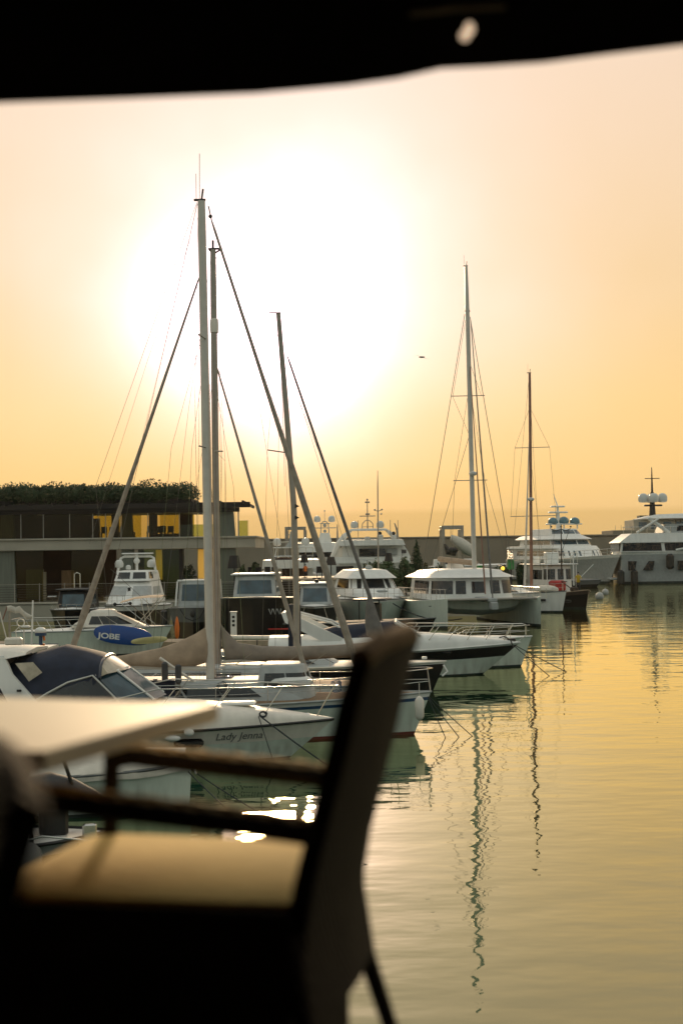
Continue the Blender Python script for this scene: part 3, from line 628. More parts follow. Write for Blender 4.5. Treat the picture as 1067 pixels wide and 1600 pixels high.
def spreaders(root, mastpt, D, w, m='mast_grey', rise=0):
    mb = MB(); mb.tube([mastpt + Vector((-w, .3, rise)), mastpt, mastpt + Vector((w, -.3, rise))], [.02, .035, .02], 5); return mb.build('spreader', m, root, world=True)
def mast(root, top, base, D, r0=.12, r1=.07, m='mast_white', cap=True, taper=.7):
    a = at(*top, D); b = at(*base, D); mb = MB(); P = [b.lerp(a, k) for k in (0, .3, taper, .93, 1)]; mb.tube(P, [r0, r0, r0 * .95, (r0 + r1) / 2, r1], 10)
    o = mb.build('mast', m, root, world=True)
    if cap:
        c = MB(); c.box(a.x - .22, a.x + .12, a.y - .04, a.y + .04, a.z, a.z + .06, bev=.01); c.tube([a, a + Vector((.05, 0, .35))], .03, 6); c.tube([a + Vector((-.15, 0, 0)), a + Vector((-.15, 0, .8))], .008, 4)
        c.build('masthead_instruments', 'black_plastic', root, world=True)
    return o
# ================================================================ FOREGROUND (restaurant terrace where the photographer sits)
FL = EYE - 1.05
fl = MB(); fl.box(-6, 6, -5, 2.0, FL - .3, FL); fl.box(-6, .06, 2.0, 3.05, FL - .3, FL); struct('floor', fl, 'wood_dark')
bw2 = MB(); bw2.box(-6, 6, -5.2, -5, FL, FL + 3); bw2.box(-6.2, -6, -5, 3, FL, FL + 3); bw2.box(6, 6.2, -5, -.5, FL, FL + 3); struct('back_wall', bw2, 'interior_brown')  # walls out of view; the side ones added to darken the chairs
def awning():
    t = thing('awning', 'black fabric awning edge hanging across the top of the view', 'awning', (0, 2.6, 6.2))
    D = 2.6; ed = [(-4200, 330), (-2400, 270), (-900, 210), (-300, 178), (0, 158), (200, 151), (400, 143), (540, 131), (620, 120), (690, 104), (760, 101), (850, 95), (950, 82), (1067, 68), (1400, 30), (1900, -20), (3200, -120), (5200, -240)]
    lo = [at(x, y, D) for x, y in ed]; mb = MB()
    a = [p for p in lo]; b = [Vector((p.x, D + .02, max(p.z + .35, 6.6))) for p in lo]; c = [Vector((p.x, D + .035, max(p.z + .35, 6.6))) for p in lo]; d = [p + Vector((0, .012, 0)) for p in lo]
    mb.rings([a, b, c, d, a], closed=False, caps=False); mb.build('valance', 'awning', t, world=True)
    mb = MB(); mb.rings([[Vector((p.x * (1 if y > 2 else 1.4), y, z)) for p in lo] for y, z in ((D + .03, 6.62), (0, 6.9), (-5.2, 7.3), (-5.2, 7.36), (0, 6.96), (D + .03, 6.66))], closed=False, caps=False); mb.build('roof_cloth', 'awning', t, world=True)
    mb = MB(); p = at(640, 22, D - .03); q_ = at(790, 10, D - .03); mb.tube([p, p.lerp(q_, .5) + Vector((0, 0, .004)), q_], .006, 6); mb.build('wire_hook', 'rope', t, world=True)
awning()
p = at(726, 56, 2.5); t = thing('awning_fixing', 'small pale awning fixing, its bright glint put in as glow', 'lamp', p); mb = MB(); mb.ball(p, .0095, 10, 8, z0=-.98); mb.build('glint_glow', 'glint_glow', t, world=True)  # awning hardware, no lamp: its glint is made as a glow
mb = MB(); mb.ball(at(733, 45, 2.5), (.009, .009, .012), 10, 8, z0=-.98); mb.build('fixing_top', 'glint_glow', t, world=True); mb = MB(); mb.tube([at(733, 38, 2.5), at(736, 18, 2.52)], .003, 5); mb.build('cord', 'awning', t, world=True)
# table
def table():
    z = EYE - .30; t = thing('cafe_table', 'pale cream square café table top catching the light beside the chair', 'table', (-.75, 2.65, FL))
    P = [(-.455, 2.17), (-.246, 2.80), (-.71, 2.99), (-1.05, 2.92), (-1.3, 2.45), (-1.0, 2.3)]
    P = [Vector((x, y, 0)) for x, y in P]; c = sum(P, Vector()) / len(P)
    def ring(zz, k): return [Vector((c.x + (p.x - c.x) * k, c.y + (p.y - c.y) * k, zz)) for p in P]
    mb = MB(); mb.rings([ring(z - .035, .985), ring(z - .03, 1), ring(z - .004, 1), ring(z, .995)], True, True); mb.build('table_top', 'table_top', t, world=True, ang=25)
    mb = MB(); mb.tube([(-.8, 2.6, FL + .03), (-.8, 2.6, z - .035)], .035, 12); mb.build('pedestal', 'black_plastic', t, world=True)
    mb = MB(); mb.lathe((-.8, 2.6, FL), [(.24, 0), (.24, .02), (.05, .04)], 20); mb.build('base', 'black_plastic', t, world=True)
table()
def chair(o, u, v, label, wd=.5, hs=1, rim='wicker_rim_lit', body='wicker_dark'):
    """o: near rear seat corner on the floor, u: forward unit, v: near-to-far unit"""
    u = Vector((*u, 0)).normalized(); v = Vector((*v, 0)).normalized(); O = Vector((*o, FL))
    t = thing('wicker_armchair', label, 'chair', (O.x, O.y, FL)); Q = lambda a, b, z: O + u * a + v * b + Vector((0, 0, z))
    prof = [(.885, -.105), (.87, -.10), (.80, -.085), (.70, -.06), (.60, -.033), (.50, -.006), (.42, .008), (.36, .01), (.31, .004), (.27, -.006)]
    prof = [(z_ * (hs if z_ > .6 else 1), a_) for z_, a_ in prof]
    ws = [0, .03, .1, .2, .3, .4, .47, .5]; f1 = []; f2 = []
    for z, a in prof:
        hh = lambda b: .022 * (1 - abs(b - .25) / .25) ** .7 if abs(b - .25) < .25 else 0
        cz = lambda b: z - (.02 * (abs(b - .25) / .25) ** 4 if z > .8 else 0)
        f1.append([Q(a - hh(b), b * wd / .5, cz(b)) for b in ws]); f2.append([Q(a - hh(b) - .035, b * wd / .5, cz(b)) for b in ws])
    mb = MB(); mb.rings([r1 + list(reversed(r2)) for r1, r2 in zip(f1, f2)], True, True); mb.build('backrest', body, t, world=True)
    mb = MB(); mb.tube([(p1 + p2) / 2 + Vector((0, 0, .006)) for p1, p2 in zip(f1[0], f2[0])], .021, 8); mb.build('top_rim', rim, t, world=True)  # default rim colour has the sky-lit top edge painted in
    mb = MB(); mb.rings([[Q(a, b, z) for a, b in ((.0, .01), (.50, -.01), (.53, .0), (.55, .04), (.55, .46), (.53, .5), (.5, .51), (0, .49))] for z in (.455, .468)] + [[Q(a, b, .473) for a, b in ((.01, .02), (.50, .0), (.52, .01), (.54, .05), (.54, .45), (.52, .49), (.5, .50), (.01, .48))]], True, True)
    mb.build('seat_cushion', 'cushion', t, world=True, ang=50)
    mb = MB(); mb.rings([[Q(a, b, z) for a, b in ((.0, -.012), (.535, -.012), (.56, .02), (.56, .48), (.535, .512), (.05, .512), (.0, .46))] for z in (.10, .455)], True, True); mb.build('seat_base', 'wicker_dark', t, world=True, ang=30)
    for b, dz in ((0.0, 0), (.5, 0)):
        pts = [Q(-.04, b, .585), Q(.1, b, .60), (Q(.28, b, .615)), Q(.46, b, .632), Q(.5, b, .625)]
        mb = MB()
        K = 45; dense = []
        for i in range(K + 1):
            s_ = i / K * (len(pts) - 1); j = min(int(s_), len(pts) - 2); dense.append(pts[j].lerp(pts[j + 1], s_ - j))
        mb.tube(dense, [.0205] * (K + 1), 8); ar = mb.build('armrest', 'wicker_dark', t, world=True)
        mb = MB(); mb.tube([p_ + Vector((0, .004, .0155)) for p_ in dense], [.0115 + .0035 * abs(math.sin(i * .7)) for i in range(K + 1)], 6); mb.build('arm_lit_top', 'wicker_lit', ar, world=False).matrix_basis = t.matrix_basis.inverted()  # strip added along the arm, its sky-lit top painted as tan
        mb = MB(); mb.tube([Q(.5, b, .635), Q(.505, b, .5), Q(.51, b, .42)], .017, 8); mb.build('arm_post', 'wicker_dark', t, world=True)
        for a, ka in ((.52, .0), (-.0, -.11)):
            mb = MB(); mb.tube([Q(a, b, .42), Q(a + ka * .25, b, .25), Q(a + ka, b, 0)], [.02, .018, .014], 8); mb.build('leg', 'wicker_dark', t, world=True)
chair((-.093, 2.35), (-.978, .207), (.207, .978), 'dark wicker armchair seen from behind with a golden seat cushion, right of the table')
chair((-.376, 1.12), (-.92, -.39), (-.39, .92), 'black blurred wicker armchair back at the extreme left, in front of the table', hs=.955, rim='wicker_black', body='wicker_black')
# ================================================================ BOATS AT THE QUAY
def root_of(name, label, cat, px, py, head, rake, group=None): return thing(name, label, cat, place(px, py, head, rake), head, group)
H = Hull
# --- black cabin boat behind the paddleboard boat
t = root_of('motor_boat', 'small black hulled cabin boat with dark windscreen, leftmost in the quay row', 'motor boat', 104, 990, -90, .5)
h = H(9, 3.7, 1.6, 1.4, .5); h.build(t, [(1, 'hull_black')], deck='gel', crown=.18)
tier(t, -6.2, -2.9, 2.5, 1.55, 2.75, rf=.25, rb=.1, rs=.12, fr=.35, m='hull_black', win=[(.15, .82, .40, .60, 1), (.2, .8, .08, .36, 1), (.2, .8, .64, .92, 1)], wm='glass_blue')
mb = MB(); mb.box(-6.2, -3.0, -1.2, 1.2, 2.82, 2.9, bev=.03); mb.build('roof', 'grey_canvas', t); mb = MB(); mb.tube([(-4.6, .2, 2.9), (-4.6, .2, 3.9), (-4.6, .0, 4.0), (-4.6, -.2, 3.9), (-4.6, -.2, 2.9)], .04, 6); mb.build('light_frame', 'steel', t)
mb = MB(); mb.box(-4, -3.8, -1.9, -1.3, 2.35, 2.42); mb.build('searchlight', 'gel', t); h.rail(t, .6, 1, .35, posts=4)
# --- white flybridge yacht with black hull
t = root_of('flybridge_yacht', 'white flybridge yacht with black hull and two white domes, moored below the restaurant', 'yacht', 196, 990, -90, .9)
h = H(12, 4.35, 1.85, 1.6, .9); h.build(t, [(.82, 'hull_black'), (1, 'gel')], crown=.35)
tier(t, -8.5, -1.8, 3.5, 1.9, 3.35, rf=2.2, rb=.1, rs=.35, fr=1.3, win=[(.35, .80, .37, .49, 1), (.35, .80, .51, .63, 1), (.4, .75, .08, .34, 2), (.4, .75, .66, .92, 2)], wm='gel_grey', name='coachroof')
tier(t, -8.4, -3.7, 2.8, 3.4, 4.05, rf=.5, rb=.05, rs=.15, fr=.8, win=[(.25, .92, .25, .5, 1), (.25, .92, .5, .75, 1)], wm='glass_dark', name='flybridge')
mb = MB(); mb.tube([(-6.4, -1.35, 3.9), (-6.8, -1.15, 4.95), (-6.85, -.9, 5.08), (-6.85, .9, 5.08), (-6.8, 1.15, 4.95), (-6.4, 1.35, 3.9)], .09, 8); mb.box(-7.6, -6.4, -1.05, 1.05, 5.22, 5.32, bev=.04); mb.tube([(-6.6, 0, 4.1), (-6.6, 0, 5.2)], .09, 8); mb.ball((-6.5, 0, 4.75), .22); mb.build('radar_arch', 'gel', t)
for s_ in (1, -1): dome(t, (-5.8, s_ * 1.12, 4.45), .3)
dome(t, (-5.6, -.45, 4.25), .18); h.rail(t, .5, 1, .7, posts=6)
mb = MB(); mb.box(-2.9, -2.8, -.1, .1, 2.75, 3.0, bev=.02); mb.tube([(-2.85, -.1, 2.7), (-2.8, .12, 2.98)], .02); mb.build('emblem', 'black_plastic', t)
mb = MB(); mb.tube([(.1, -.5, 1.95), (.15, .5, 2.0)], .05); mb.ball((.1, -.5, 1.98), .12, 8, 5); mb.ball((.1, .5, 2.02), .12, 8, 5); mb.build('anchor', 'black_plastic', t)
for y in (-1.1, 1.1): line(t, sag((-.1, y * .7, 1.8), (5.0, y * 1.6, -.3), .2), .025, 'rope', 'mooring_line', world=False)
# --- grey cabin RIB
t = root_of('cabin_boat', 'grey inflatable sided boat with white framed windscreen, just left of the tall white masts', 'motor boat', 303, 1000, -90, .4)
h = H(9, 3.9, 1.95, 1.7, .3, ts=.9, p=3.2); h.build(t, [(.55, 'hull_black'), (1, 'rubber_grey')], deck='gel_grey', crown=.12, rim='rubber_grey')
tier(t, -6, -2.4, 2.7, 1.95, 3.55, rf=.35, rb=.1, rs=.12, fr=.3, m='gel_grey', win=[(.22, .85, .385, .615, 1), (.3, .8, .1, .36, 1), (.3, .8, .64, .9, 1)], wm='glass_blue')
mb = MB()
for s_ in (1, -1): mb.tube([(-2.35, s_ * 1.3, 2.0), (-2.75, s_ * 1.22, 3.5)], .06)
mb.tube([(-2.8, -1.22, 3.55), (-2.8, 1.22, 3.55)], .07); mb.build('windscreen_frame', 'gel', t)
mb = MB(); mb.tube([(.05, -.75, 1.9), (.15, -.4, 1.35), (.18, 0, 1.2), (.15, .4, 1.35), (.05, .75, 1.9)], .035); mb.ball((.12, 0, 1.6), (.06, .16, .22), 8, 5); mb.build('bow_handle', 'black_plastic', t)
fender(t, (-.9, 1.85, 1.8), .9, .22, 'black_plastic'); fender(t, (-.9, -1.85, 1.8), .9, .22, 'black_plastic')
# --- big black boat
t = root_of('motor_boat', 'wide black boat with pale marks on its bow, just right of the tall white masts', 'motor boat', 396, 1003, -90, .3)
h = H(11, 4.8, 2.6, 2.3, .2, ts=.95, p=5); h.build(t, [(1, 'hull_black')], deck='gel_grey', crown=.1)
tier(t, -6.5, -1.8, 2.9, 2.6, 3.8, rf=.5, rb=.1, rs=.15, fr=.3, m='gel_grey', win=[(.15, .82, .40, .60, 1), (.2, .8, .1, .36, 1), (.2, .8, .64, .9, 1)], wm='glass_blue')
mb = MB(); mb.box(-6.6, -2.2, -1.45, 1.45, 3.88, 3.98, bev=.04); mb.build('roof', 'gel', t); mb = MB(); mb.box(.0, .09, .9, 2.2, .72, .8); mb.build('red_strip', 'red', t)
mb = MB()
for dy in (-.45, -.2, .05): mb.tube([(.13, 1.4 + dy, 1.95), (.13, 1.4 + dy + .12, 1.62), (.13, 1.4 + dy + .22, 1.95)], .03, 4)
mb.build('emblem', 'gel_grey', t)
# --- black and white boat
t = root_of('motor_boat', 'black hulled boat with white roof between the two thick furled sails', 'motor boat', 492, 985, -90, .8)
h = H(10, 3.2, 1.6, 1.5, .8); h.build(t, [(.93, 'hull_black'), (1, 'gel')], crown=.2)
tier(t, -7, -2.2, 2.45, 1.65, 2.95, rf=.9, rb=.1, rs=.15, fr=.6, m='gel_grey', win=[(.15, .85, .38, .62, 1), (.3, .8, .1, .34, 1), (.3, .8, .66, .9, 1)], wm='glass_blue')
mb = MB(); mb.box(-7, -3.0, -1.2, 1.2, 3.0, 3.1, bev=.05); mb.build('roof', 'gel', t); radar(t, (-4.2, .1, 3.2), .6, 'black_plastic')
for y in (-.9, .9): line(t, sag((-.2, y * .7, 1.6), (4.0, y * 1.6, -.3), .2), .025, 'rope', 'mooring_line', world=False)
# --- white yacht left of the catamaran
t = root_of('motor_yacht', 'white motor yacht with dark wrap-around glass band, left of the catamaran', 'yacht', 600, 978, -80, 1.2)
h = H(14, 5.3, 1.9, 1.7, 1.0, p=2.8); h.build(t, [(.9, 'hull_green'), (1, 'gel')], crown=.4)
tier(t, -10, -2.0, 4.3, 2.0, 2.5, rf=.8, rb=.1, rs=.2, fr=1.5, name='coachroof')
tier(t, -10, -4.2, 4.0, 2.5, 3.25, rf=.9, rb=.1, rs=.22, fr=1.1, m='gel', win=[(.06, .95, .36, .64, 1), (.06, .95, .06, .355, 1), (.06, .95, .645, .94, 1)], wm='glass_dark', name='glass_cabin')
tier(t, -10.3, -4.4, 4.1, 3.26, 3.75, rf=.6, rb=.2, rs=.6, fr=1.1, m='gel', name='hardtop', crown=.15)
mb = MB(); mb.tube([(-7, 0, 3.8), (-7, 0, 4.6)], .06); mb.box(-7.1, -6.9, -.8, .8, 4.55, 4.63, bev=.02); mb.lathe((-7, .1, 3.9), [(.25, 0), (.3, .1), (.2, .25), (.02, .3)]); mb.build('radar_mast', 'gel_grey', t)
h.rail(t, .35, 1, .75, posts=8, r=.02); fender(t, (-3.2, 2.55, 1.5), .8, .25, 'black_plastic'); fender(t, (-2.5, 2.45, 1.5), .8, .25, 'black_plastic')
mb = MB(); mb.box(-2.1, -1.4, -.35, .35, 2.32, 2.5, bev=.08); mb.build('deck_hatch', 'gel_grey', t)
line(t, sag((0, -.4, 1.6), (4, -4.5, .3), .5), .04, 'rope_dark', 'mooring_line', world=False); line(t, sag((0, .4, 1.6), (3, 4.5, .6), .5), .04, 'rope_dark', 'mooring_line', world=False)
t = thing('flag_pole', 'thin tall dark pole rising above the white motor yacht roof', 'pole', at(590, 905, 112)); line(t, [at(591, 905, 112), at(590, 760, 112), at(590, 735, 112)], [.06, .05, .02], 'mast_grey', 'pole')
mb = MB(); c = at(590.5, 799, 112); mb.tube([c + Vector((-.25, 0, .1)), c, c + Vector((.3, 0, .12))], .03); mb.ball(c + Vector((-.25, 0, .12)), .08, 6, 4); mb.ball(c + Vector((.3, 0, .14)), .08, 6, 4); mb.ball(c + Vector((.25, 0, -.2)), .08, 6, 4); mb.build('lights', 'mast_grey', t, world=True)
# --- catamaran
def catamaran():
    hd = -78; p = on(773, 981); t = thing('catamaran', 'white sailing catamaran with rounded cabin and tall mast', 'sailing boat', (p.x, p.y, 0), hd)
    hw = 3.25
    for s_ in (1, -1):
        h = H(12.6, 1.6, 2.0, 1.55, .06, ts=.8, p=2.6, wl=.92, draft=.5)
        mb_root = bpy.data.objects.new('hull', None)
        ml = MB(); n = 20; ts = [1 - (1 - i / n) ** 1.3 for i in range(n + 1)]
        for sg in (1, -1):
            rows = [[Vector((q.x, q.y * sg + s_ * hw, q.z)) for q in (h.pt(u, f * h.sh(u) if f >= 0 else f) for u in ts)] for f in (-.5, -.2, 0, .08, .3, .55, .8, 1)]
            for a in range(7): ml.rings([rows[a], rows[a + 1]], closed=False, caps=False, mi=1 if a < 3 else 0)
        tr = [h.pt(0, f * h.sh(0)) for f in (0, .5, 1)]; ml.add([(q.x, q.y + s_ * hw, q.z) for q in tr] + [(q.x, -q.y + s_ * hw, q.z) for q in reversed(tr)], [(0, 1, 2, 3, 4, 5)])
        bpy.data.objects.remove(mb_root); ml.build('hull', ['hull_green', 'boot_dark'], t, ang=30)
        dk = MB(); dk.rings([[Vector((-12.6 + u * 12.6, q * h.w(u) + s_ * hw, h.sh(u) + .04 * (1 - q * q))) for q in (-1, -.5, 0, .5, 1)] for u in ts], closed=False, caps=False); dk.build('deck', 'gel', t)
        mb = MB(); mb.lathe((-2.0, s_ * hw + s_ * .66, 1.45), [(.09, -.02), (.09, .02)], 10); mb.build('porthole', 'black_plastic', t)
    mb = MB(); mb.rings([[Vector((x, y, z)) for y, z in ((-2.9, 1.75), (-2.55, 1.1), (-2.0, .85), (0, .72), (2.0, .85), (2.55, 1.1), (2.9, 1.75))] for x in (-12, -3.4)] + [[Vector((-2.9, y, z)) for y, z in ((-2.9, 1.75), (-2.55, 1.35), (-2, 1.2), (0, 1.1), (2, 1.2), (2.55, 1.35), (2.9, 1.75))]], True, True); mb.build('bridge_deck', 'hull_green', t)
    mb = MB(); mb.tube([(-.5, -hw, 1.9), (-.5, hw, 1.9)], .09, 8); mb.build('crossbeam', 'mast_grey', t)
    mb = MB(); mb.rings([[Vector((x, y, 1.86 - .05 * (1 - (y / 2.9) ** 2))) for y in (-2.9, -1.5, -.3, .3, 1.5, 2.9)] for x in (-3.3, -.6)], closed=False, caps=False); mb.build('trampoline', 'grey_canvas', t)
    mb = MB(); mb.box(-3.4, -.3, -.32, .32, 1.7, 1.98, bev=.05); mb.box(-.7, .15, -.22, .22, 1.2, 1.7, bev=.04); mb.build('anchor_roller', 'gel_grey', t)
    tier(t, -10.1, -3.4, 6.4, 1.78, 3.3, rf=.35, rb=.0, rs=.2, fr=2.6, tap=.97, win=[(.26, .86, .28, .40, 1), (.26, .86, .405, .45, 1), (.3, .82, .47, .53, 1), (.26, .86, .55, .60, 1), (.26, .86, .61, .74, 2), (.26, .86, .05, .26, 3), (.26, .86, .76, .93, 2)], wm='glass_dark')
    tier(t, -10.5, -3.2, 6.9, 3.31, 3.62, rf=.9, rb=.1, rs=.75, fr=2.9, tap=.97, name='cabin_roof', crown=.28)
    tier(t, -9.4, -8.2, 1.3, 3.7, 4.3, rf=.4, rb=.1, rs=.15, fr=.4, name='helm_seat', m='gel_warm')
    mb = MB()
    for y in (-2.6, 2.6): mb.tube([(-7, y, 3.75), (-7, y, 4.1), (-5.4, y * .9, 4.1), (-5.4, y * .9, 3.75)], .02)
    mb.build('roof_rail', 'steel', t)
    for s_ in (1, -1):
        mb = MB(); y = s_ * (hw + .6)
        for k in range(9): x = -11 + k * 1.3; mb.tube([(x, y, 1.9), (x, y, 2.55)], .018, 5)
        mb.tube([(-11, y, 2.55), (-2, y, 2.6), (-.3, s_ * hw, 2.6)], .015, 4); mb.tube([(-11, y, 2.22), (-2, y, 2.27)], .01, 4)
        for k in range(2): mb.tube([(-.3 - k * 1.2, s_ * (hw + .1), 2), (-.3 - k * 1.2, s_ * (hw + .1), 2.6)], .018, 5)
        mb.build('guard_rail', 'steel', t)
    # rig, placed in the plane of the mast
    D = 100.5
    mast(t, (728, 416), (741, 903), D, .17, .1, 'mast_white', taper=.8)
    bt = t.matrix_basis @ Vector((-.4, 0, 1.95)); bt2 = t.matrix_basis @ Vector((-2.0, 0, 2.2))
    for a, b, r0, m in (((735, 500), bt, .075, 'furl_dark'), ((733, 560), bt2, .06, 'mast_red')):
        A = at(a[0], a[1], D); line(t, [A, A.lerp(b, .3), A.lerp(b, .93), b], [.03, r0 * .6, r0, .04], m, 'furled_sail')
    def stay(x0, y0, x1, y1, D1=D, r=.022): line(t, [at(x0, y0, D), at(x1, y1, D1)], r, 'wire', 'stay', n=4)
    stay(726, 490, 657, 905, 103); stay(734, 495, 803, 905, 99); stay(727, 500, 707, 620, r=.012); stay(707, 620, 733, 680, r=.012); stay(733, 680, 668, 900, 103, .016); stay(736, 620, 757, 750, r=.012); stay(757, 750, 800, 905, 99, .014); stay(735, 590, 710, 750, r=.012); stay(710, 750, 704, 900, 102, .012); stay(733, 565, 752, 619, r=.012)
    for y, x0, x1 in ((619, 705, 757), (751, 708, 761)): mb = MB(); mb.tube([at(x0, y, D), at(x1, y - 1, D)], .03, 5); mb.build('spreader', 'mast_grey', t, world=True)
    q = at(739, 741, D - .3); mb = MB(); mb.lathe(q, [(.12, -.1), (.3, 0), (.3, .12), (.1, .2)]); mb.build('radar', 'white_dome', t, world=True)
    mb = MB(); c = at(730, 486, D); mb.ball(c, (.2, .15, .12), 8, 5); mb.build('mast_fitting', 'mast_grey', t, world=True)
    a = at(742, 880, D); mb = MB(); mb.tube([a, a + Vector((-2.2, 4.5, .3))], .2, 8); mb.build('boom', 'tan_canvas', t, world=True)
catamaran()
# --- white sailing boat behind the catamaran, with the lone mast
t = root_of('sailing_boat', 'white sailing boat with bare mast between the catamaran and the fishing boat', 'sailing boat', 878, 957, -38, .4)
h = H(12, 3.4, 1.75, 1.4, .4, ts=.6, dip=.05); h.build(t, [(.08, 'boot_dark'), (1, 'gel')], crown=.18)
tier(t, -8, -3, 2.2, 1.5, 1.95, rf=1.2, rb=.2, rs=.3, fr=1, m='gel', win=[(.3, .8, .1, .4, 2), (.3, .8, .6, .9, 2)])
for x in (-3.6, -1.9):
    mb = MB(); y = -h.w((12 + x) / 12) * .97 - .01; mb.box(x - .42, x + .42, y - .03, y + .08, .92, 1.12, bev=.03, rot=Matrix.Rotation(R(7 if x > -3 else 3), 3, 'Z')); mb.build('hull_window', 'black_plastic', t)
h.rail(t, .3, 1, .65, posts=6)
D = 118.5
mast(t, (827, 583), (830, 920), D, .13, .1, 'mast_red')
line(t, [at(826, 690, D), at(819, 920, D - 1)], [.03, .12], 'mast_white', 'furled_sail')
for y, x0, x1 in ((700, 804, 858), (807, 797, 869)): mb = MB(); mb.tube([at(x0, y, D), at(x1, y - 1.5, D)], .03, 5); mb.build('spreader', 'mast_grey', t, world=True)
for a in ((829, 640, 858, 699), (858, 699, 868, 806), (826, 640, 804, 700), (804, 700, 798, 806), (829, 640, 845, 905), (829, 720, 851, 905), (868, 806, 858, 905), (826, 590, 797, 900)): line(t, [at(a[0], a[1], D), at(a[2], a[3], D)], .011, 'wire', 'stay', n=4)
q = at(829, 781, D - .3); mb = MB(); mb.lathe(q, [(.15, -.1), (.28, 0), (.28, .12), (.1, .2)]); mb.build('radar', 'white_dome', t, world=True)
cv = MB(); cv.ball((-1.9, 0, 1.85), (1.1, .9, .38), 12, 6, z0=-.3); cv.build('sail_bag', 'cream_canvas', t)
# --- fishing boat
t = root_of('fishing_boat', 'dark wooden fishing boat with white wheelhouse and red canvas, left of the buoys', 'fishing boat', 915, 953, -72, .5)
h = H(12, 4.0, 1.7, 1.5, .5, ts=.7, p=2.8, dip=.35); h.build(t, [(.15, 'boot_dark'), (.8, 'hull_black'), (1, 'wood_dark')], deck='teak', crown=.05, rim='tan_canvas')
tier(t, -9.3, -5.0, 2.6, 1.3, 3.7, rf=.15, rb=.1, rs=.1, fr=.3, m='gel', win=[(.5, .88, .30, .45, 2), (.5, .88, .47, .53, 1), (.5, .88, .55, .7, 2), (.5, .85, .05, .28, 3)], name='wheelhouse')
mb = MB(); mb.box(-10.4, -4.7, -1.55, 1.55, 3.77, 3.87, bev=.04); mb.build('upper_deck', 'gel', t)
mb = MB()
for x in (-10.3, -8.9, -7.5, -6.1, -4.8):
    for s_ in (1, -1): mb.tube([(x, s_ * 1.5, 3.85), (x, s_ * 1.5, 4.8)], .025, 5)
for z in (4.3, 4.8): mb.tube([(-10.3, 1.5, z), (-4.8, 1.5, z), (-4.8, -1.5, z), (-10.3, -1.5, z)], .022, 5)
mb.build('upper_rail', 'steel', t)
mb = MB(); mb.box(-7.4, -6.6, -.5, .6, 3.87, 4.9, bev=.05); mb.box(-9.2, -8.4, -1.0, -.3, 3.87, 4.5, bev=.05); mb.build('deck_lockers', 'gel', t)
mb = MB()
for x, y in ((-4.9, 1.4), (-4.9, -1.4), (-10, 1.4), (-10, -1.4)): mb.tube([(x, y, 1.5), (x, y, 3.8)], .05, 6)
mb.build('deck_posts', 'gel', t)
mb = MB(); mb.box(-4.6, -3.2, -1.5, -.4, 1.5, 2.45, bev=.15); mb.build('red_canvas', 'red', t)
mb = MB(); mb.tube([(-3.0, 0, 1.7), (-2.6, -1.2, 2.4), (-1.4, -1.3, 2.4)], .04, 6); mb.box(-2.9, -2.3, -.3, .3, 1.5, 1.9, bev=.1); mb.build('winch', 'wood_dark', t)
D = 119; mb = MB(); mb.tube([at(877, 900, D), at(876, 819, D)], [.07, .04], 6); mb.tube([at(861, 827, D), at(868, 829, D), at(876, 827, D), at(884, 829, D), at(891, 826, D)], .035, 5); mb.tube([at(876, 866, D), at(888, 830, D)], .02, 4)
for x in (861, 891, 876): mb.ball(at(x, 823, D), .08, 6, 4)
mb.build('mast', 'wood_dark', t, world=True)
line(t, [at(896, 915, 114), at(895, 868, 114)], .05, 'gel', 'samson_post')
mb = MB(); fx = [(-2.0, -1.95), (-3.4, -2.05), (-.9, -1.5)]
for x, y in fx: mb.lathe((x, y, .75), [(.12, -.12), (.3, -.1), (.3, .1), (.12, .12)], 12)
mb.build('tyre_fenders', 'black_plastic', t)
pw = t.matrix_basis @ Vector((-2.4, .3, 1.5)); person((pw.x, pw.y, 1.45), 1.7, 'yellow_cloth', 'person in a yellow jacket standing on the foredeck of the fishing boat', 1)
# --- buoys
for px, py, r, lab in ((936, 936, .44, 'larger pale mooring buoy, the nearer of the two floating beyond the fishing boat'), (945, 929, .40, 'smaller pale mooring buoy, the farther of the two floating beyond the fishing boat')):
    p = on(px, py); t = thing('mooring_buoy', lab, 'buoy', (p.x, p.y, 0)); mb = MB(); mb.ball((0, 0, r * .6), r, 16, 12, z0=-.97); mb.build('float', 'buoy', t); mb = MB(); mb.tube([(0, 0, r * 1.5), (.08, 0, r * 1.9), (0, .08, r * 1.9), (0, 0, r * 1.5)], .03, 5); mb.build('ring', 'steel', t)
# --- tender
t = root_of('inflatable_tender', 'grey inflatable tender floating beneath the bow of the white superyacht', 'dinghy', 932, 917, -15, .6); h = H(7, 2.2, .95, .8, .6); h.build(t, [(.4, 'hull_black'), (1, 'rubber_grey')], deck='rubber_grey', crown=.25); mb = MB(); mb.tube([(-3, 0, 1), (-1.0, 0, 3.0)], .06); mb.build('davit_pole', 'gel', t); mb = MB(); mb.tube([(-5.5, 0, .9), (-5.5, 0, 1.6), (-4.8, 0, 1.6)], .05); mb.build('steering_post', 'gel', t)
